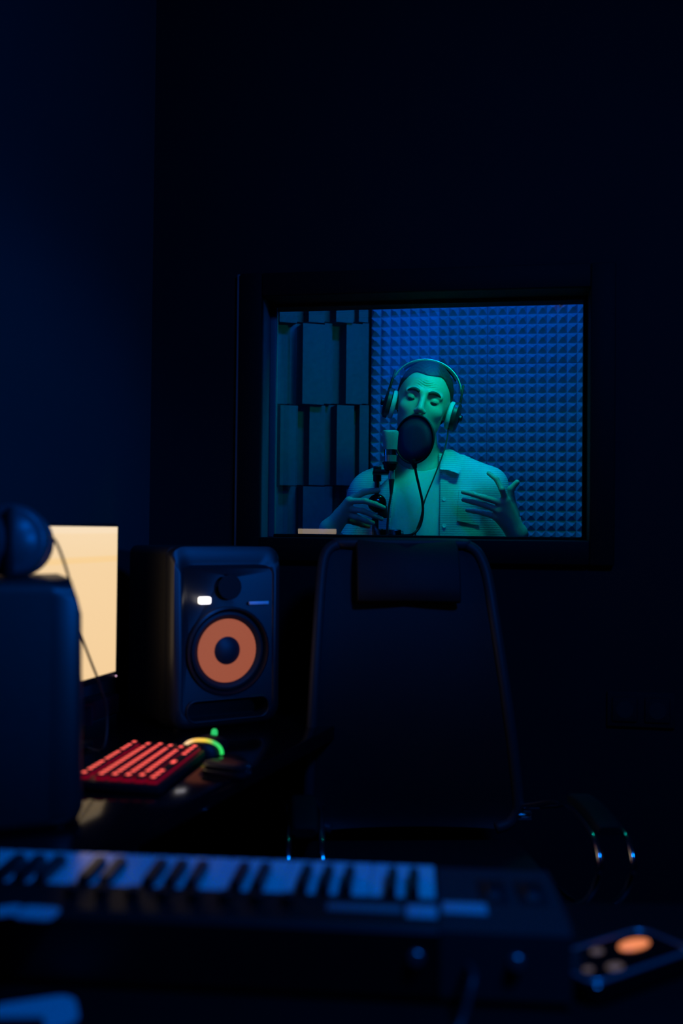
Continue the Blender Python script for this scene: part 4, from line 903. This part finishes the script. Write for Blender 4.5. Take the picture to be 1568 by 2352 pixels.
# ------------------------------------------------------------------ headphones worn by the person
wh = thing('headphones', 'headphones with pale ear cushions worn by the person in the booth', 'headphones', hl(0, 0.005, 0))
pad_m = mat('pale_cushion', (0.62, 0.62, 0.60), 0.7, var=0.1, scale=120, bump=0.6, bscale=260)
for s in (-1, 1):
    tl = Vector((s * 1.0, -0.10, 0.02 if s < 0 else -0.05)).normalized(); c0 = Vector((s * 0.0765, 0.004, -0.022 if s < 0 else -0.016))
    M = Matrix.Translation(HC) @ HR.to_4x4() @ zmat(c0, tl) 
    one(lambda bm: lathe(bm, [(0.020, 0.002), (0.036, 0.001), (0.041, 0.004), (0.042, 0.009), (0.040, 0.0145), (0.02, 0.0165)], 40, M), 'ear_cushion', pad_m, wh, smooth=60)
    cu = one(lambda bm: lathe(bm, [(0.040, 0.0165), (0.0435, 0.018), (0.0435, 0.028), (0.036, 0.034), (0.018, 0.036), (0.017, 0.034), (0, 0.034)], 40, M), 'ear_cup', mat('dark_shell', (0.03, 0.03, 0.034), 0.35, var=0.1), wh, smooth=50)
    one(lambda bm: lathe(bm, [(0.010, 0.035), (0.010, 0.042), (0.007, 0.045), (0, 0.045)], 20, M), 'pivot', steel_dark, cu)
    one(lambda bm: box(bm, hl(s * 0.104, 0.006, 0.045), (0.007, 0.014, 0.07), HR @ Matrix.Rotation(R(s * -4), 3, 'Y'), 0.002), 'slider', black_pl, wh)
def arc(rx, rz, y, z0, a0=12, a1=168, n=32): return [hl(rx * math.cos(R(a0 + (a1 - a0) * i / n)), y, z0 + rz * math.sin(R(a0 + (a1 - a0) * i / n))) for i in range(n + 1)]
one(lambda bm: [tube(bm, arc(0.102, 0.092, y, 0.040), 0.0022, 8) for y in (0.004, 0.016)], 'headband', mat('band_metal', (0.5, 0.5, 0.52), 0.3, metal=0.6, var=0.05), wh, smooth=180)
def f(bm):
    rings = []
    for i, p in enumerate(arc(0.094, 0.085, 0.01, 0.040, 35, 145)):
        nrm = (p - hl(0, 0.01, 0.04)).normalized(); ax = HR @ Vector((0, 1, 0))
        rings.append([p + ax * x + nrm * z for x, z in ((-0.014, -0.0015), (0.014, -0.0015), (0.014, 0.0015), (-0.014, 0.0015))])
    loft(bm, rings)
one(f, 'comfort_strap', black_pl, wh, smooth=60)
one(lambda bm: tube(bm, spline([hl(0.088, -0.005, -0.055), at(1026, 1010, 2.87), at(1016, 1045, 2.84), at(997, 1095, 2.815), at(975, 1150, 2.805), at(966, 1190, 2.80), at(955, 1222, 2.80), at(948, 1262, 2.81), at(946, 1330, 2.82), at(944, 1500, 2.80)], 8), 0.0021, 8), 'cable', rubber, wh, smooth=180)

# ------------------------------------------------------------------ microphone, stand, pop filter, mic cable
MD = 2.715
mic_p = at(896, 1062, MD); ma = Vector((0.03, 0, 1)).normalized()
mic = thing('microphone', 'silver studio condenser microphone on the stand in front of the person', 'microphone', mic_p)
grille_m = mat('mic_grille', (0.42, 0.43, 0.42), 0.55, metal=0.2, var=0.15, scale=700, bump=0.6, bscale=900); nick = mat('mic_nickel', (0.55, 0.56, 0.55), 0.3, metal=0.7, var=0.05)
s_ = 1 / FPX * MD
def mrg(py, w0, dpt, r): c0 = at(896, py, MD); c0.x += (1062 - py) * s_ * 0.0; return [c0 + Vector((x, y, 0)) for x, y in rrect(w0 * s_, dpt, r, 5)]
one(lambda bm: loft(bm, [mrg(1033, 31, 0.036, 0.012), mrg(1012, 34, 0.039, 0.012), mrg(995, 37.5, 0.042, 0.012), mrg(991, 36.5, 0.040, 0.012), mrg(989, 30, 0.032, 0.012)]), 'grille', grille_m, mic, smooth=50)
one(lambda bm: loft(bm, [mrg(1046, 29, 0.036, 0.0155), mrg(1033, 29, 0.036, 0.0155)]), 'collar_ring', chrome, mic)
one(lambda bm: loft(bm, [mrg(1062, 28, 0.034, 0.0155), mrg(1046, 29, 0.036, 0.0155)]), 'mic_body', nick, mic)
one(lambda bm: [loft(bm, [mrg(1066, 36, 0.044, 0.018), mrg(1061, 36, 0.044, 0.018)]), loft(bm, [mrg(1080, 24, 0.03, 0.0125), mrg(1074, 31, 0.037, 0.0155), mrg(1066, 32, 0.04, 0.0165)])], 'mount_cup', black_pl, mic)
xl_ = at(898, 1080, MD); xl2 = at(899, 1101, MD); xl3 = at(898, 1136, MD)
mcb = thing('microphone_cable', 'dark cable with metal plug hanging from the microphone', 'cable', xl3)
one(lambda bm: cyl(bm, xl_, xl2, 0.0088, 20, 0.001), 'plug', nick, mcb)
one(lambda bm: cyl(bm, xl2, xl3, 0.0082, 16, 0, 0.0035), 'boot', rubber, mcb)
one(lambda bm: tube(bm, spline([xl3, at(893, 1165, MD), at(890, 1200, MD), at(888, 1240, MD + .01), at(884, 1330, MD + .02), Vector((at(884, 1330, MD).x - .02, MD + .05, 0.5)), Vector((at(884, 1330, MD).x - .10, MD + .06, 0.004)), Vector((at(884, 1330, MD).x - .28, MD + .25, 0.004))], 8), 0.0032, 8), 'lead', rubber, mcb, smooth=180)
sp_ = at(864, 1150, MD + 0.072); sX, sY = sp_.x, sp_.y
st = thing('microphone_stand', 'black microphone stand with round joint behind the fingers of the person', 'mic stand', (sX, sY, 0))
one(lambda bm: cyl(bm, (sX - 0.002, sY, 0.02), (sX - 0.002, sY, at(0, 1170, MD).z), 0.0095), 'lower_pole', steel_dark, st)
one(lambda bm: cyl(bm, (sX, sY, at(0, 1165, MD).z), (sX + 0.002, sY, at(0, 1092, MD + .07).z), 0.0065), 'upper_pole', steel_dark, st)
one(lambda bm: cyl(bm, (sX + .002, sY, at(0, 1097, MD + .07).z), (sX + 0.002, sY, at(0, 1062, MD + .07).z), 0.0115, 20, 0.002), 'pole_sleeve', black_pl, st)
jc = at(866, 1156, MD + 0.052)
one(lambda bm: lathe(bm, [(0, -0.012), (0.020, -0.012), (0.0255, -0.008), (0.0265, 0.0), (0.0245, 0.010), (0.017, 0.014), (0.006, 0.0155), (0, 0.0155)], 32, zmat(jc, (0.1, -1, 0.1))), 'joint_knob', black_gl, st, smooth=60)
one(lambda bm: box(bm, at(878, 1176, MD + 0.06), (0.026, 0.02, 0.034), None, 0.003), 'clamp_block', black_pl, st)
one(lambda bm: [box(bm, (at(876, 1072, MD + .01).x, (sY + mic_p.y) / 2, at(0, 1074, MD).z), (0.045, 0.085, 0.012), None, 0.003)], 'mount_bracket', black_pl, st)
for k in range(3):
    a = R(80 * k + 170); d = Vector((math.cos(a), math.sin(a), 0))
    one(lambda bm: tube(bm, [Vector((sX, sY, 0.16)) + d * 0.012, Vector((sX, sY, 0.012)) + d * 0.21], 0.008, 10), 'leg', steel_dark, st, smooth=60)
# pop filter
pc0 = at(951, 1009, 2.765); pn = Vector((-0.66, -0.75, 0.02)).normalized(); prad = 0.0665
pf = thing('pop_filter', 'round dark mesh pop filter on a gooseneck covering the mouth of the person', 'pop filter', at(898, 1226, MD + 0.07))
Mp = zmat(pc0, pn)
one(lambda bm: tube(bm, [Mp @ Vector((prad * math.cos(2 * math.pi * i / 48), prad * math.sin(2 * math.pi * i / 48), 0)) for i in range(48)], 0.0032, 10, True), 'hoop', black_pl, pf, smooth=180)
mm = bpy.data.materials.new('nylon_mesh'); mm.use_nodes = True; nt = mm.node_tree; b = nt.nodes['Principled BSDF']; b.inputs['Base Color'].default_value = (0.035, 0.04, 0.10, 1); b.inputs['Roughness'].default_value = 0.7
nz2 = nt.nodes.new('ShaderNodeTexNoise'); nz2.inputs['Scale'].default_value = 30; mr = nt.nodes.new('ShaderNodeMapRange'); mr.inputs[3].default_value = 0.86; mr.inputs[4].default_value = 0.95
nt.links.new(nz2.outputs[0], mr.inputs[0]); nt.links.new(mr.outputs[0], b.inputs['Alpha'])
one(lambda bm: lathe(bm, [(prad, -0.0006), (prad * .5, 0.0022), (0, 0.003), (0, -0.003), (prad * .5, -0.0022), (prad, -0.0005)], 48, Mp), 'mesh_screen', mm, pf, smooth=180, label='dark see-through nylon mesh')
bt = Mp @ Vector((0, 0, 0)) + Vector((0.004, 0.0, -prad))
hb = at(951, 1071, 2.765)
one(lambda bm: cyl(bm, at(949, 1056, 2.768), at(953, 1076, 2.765), 0.011, 16, 0.001, 0.006), 'hoop_holder', black_pl, pf)
one(lambda bm: tube(bm, spline([at(953, 1074, 2.765), at(957, 1095, 2.765), at(964, 1125, 2.765), at(970, 1155, 2.765), at(970, 1185, 2.765), at(962, 1212, 2.762), at(945, 1228, 2.755), at(922, 1230, MD + 0.07)], 8), 0.0037, 10), 'gooseneck', black_pl, pf, smooth=180)
one(lambda bm: [box(bm, at(898, 1225, MD + 0.07), (0.055, 0.03, 0.022), None, 0.003), box(bm, at(868, 1225, MD + 0.07), (0.028, 0.036, 0.026), None, 0.003)], 'clamp', black_gl, pf)
one(lambda bm: cyl(bm, at(918, 1228, MD + 0.07), at(926, 1228, MD + 0.07), 0.011, 18, 0.001), 'clamp_screw', steel_dark, pf)

# small warm indicator lamp on the foam, top right of the window
il = on_plane(1285, 692, BB - N * 0.05, N)
tl_ = thing('indicator_lamp', 'tiny orange indicator light near the top right corner of the window', 'light', il)
one(lambda bm: lathe(bm, [(0.0, -0.012), (0.004, -0.010), (0.0075, 0.0), (0.008, 0.006), (0.0, 0.006)], 14, Matrix.Translation(il)), 'bulb', mat('warm_bulb', (0.5, 0.25, 0.12), 0.5, emit=(0.50, 0.22, 0.11), estr=1.0), tl_)
one(lambda bm: cyl(bm, il + Vector((0, 0, 0.006)), il + N * 0.048 + Vector((0, 0, 0.006)), 0.0025, 8), 'bracket', black_pl, tl_)

# added glowing panel behind the camera, giving the blue shape mirrored in the glass
gq = Matrix.Rotation(GY, 3, 'Z') @ N; gc = wl(uc, 0.098, zc)
def mirrored(px, py, dist):
    r = ray(px, py).normalized(); h = on_plane(px, py, gc, gq); d = r - gq * 2 * r.dot(gq); return h + d * dist, d
pm, dm = mirrored(945, 785, 3.0); facing = -Vector((dm.x, dm.y, 0)).normalized()
led = thing('added_blue_panel', 'added blue glowing panel on a tall stand, mirrored in the studio glass above the person', 'light', (pm.x, pm.y, 0))
rotL = Matrix((Vector((0, 0, 1)).cross(facing) * -1, facing, Vector((0, 0, 1)))).transposed()
one(lambda bm: box(bm, pm - facing * 0.02, (0.33, 0.03, 0.42), rotL, 0.006), 'housing', black_pl, led)
one(lambda bm: box(bm, pm, (0.30, 0.012, 0.39), rotL, 0.003), 'diffuser', mat('blue_diffuser', (0.02, 0.02, 0.05), 0.5, emit=(0.0, 0.10, 1.0), estr=0.32), led, label='blue glowing diffuser')
one(lambda bm: cyl(bm, (pm.x - facing.x * .05, pm.y - facing.y * .05, 0.02), (pm.x - facing.x * .05, pm.y - facing.y * .05, pm.z), 0.012), 'stand_pole', steel_dark, led)
for k in range(3):
    a = R(120 * k + 15); b0 = Vector((pm.x - facing.x * .05, pm.y - facing.y * .05, 0))
    one(lambda bm: tube(bm, [b0 + Vector((0, 0, 0.5)), b0 + Vector((math.cos(a) * 0.25, math.sin(a) * 0.25, 0.01))], 0.009, 8), 'stand_leg', steel_dark, led, smooth=60)
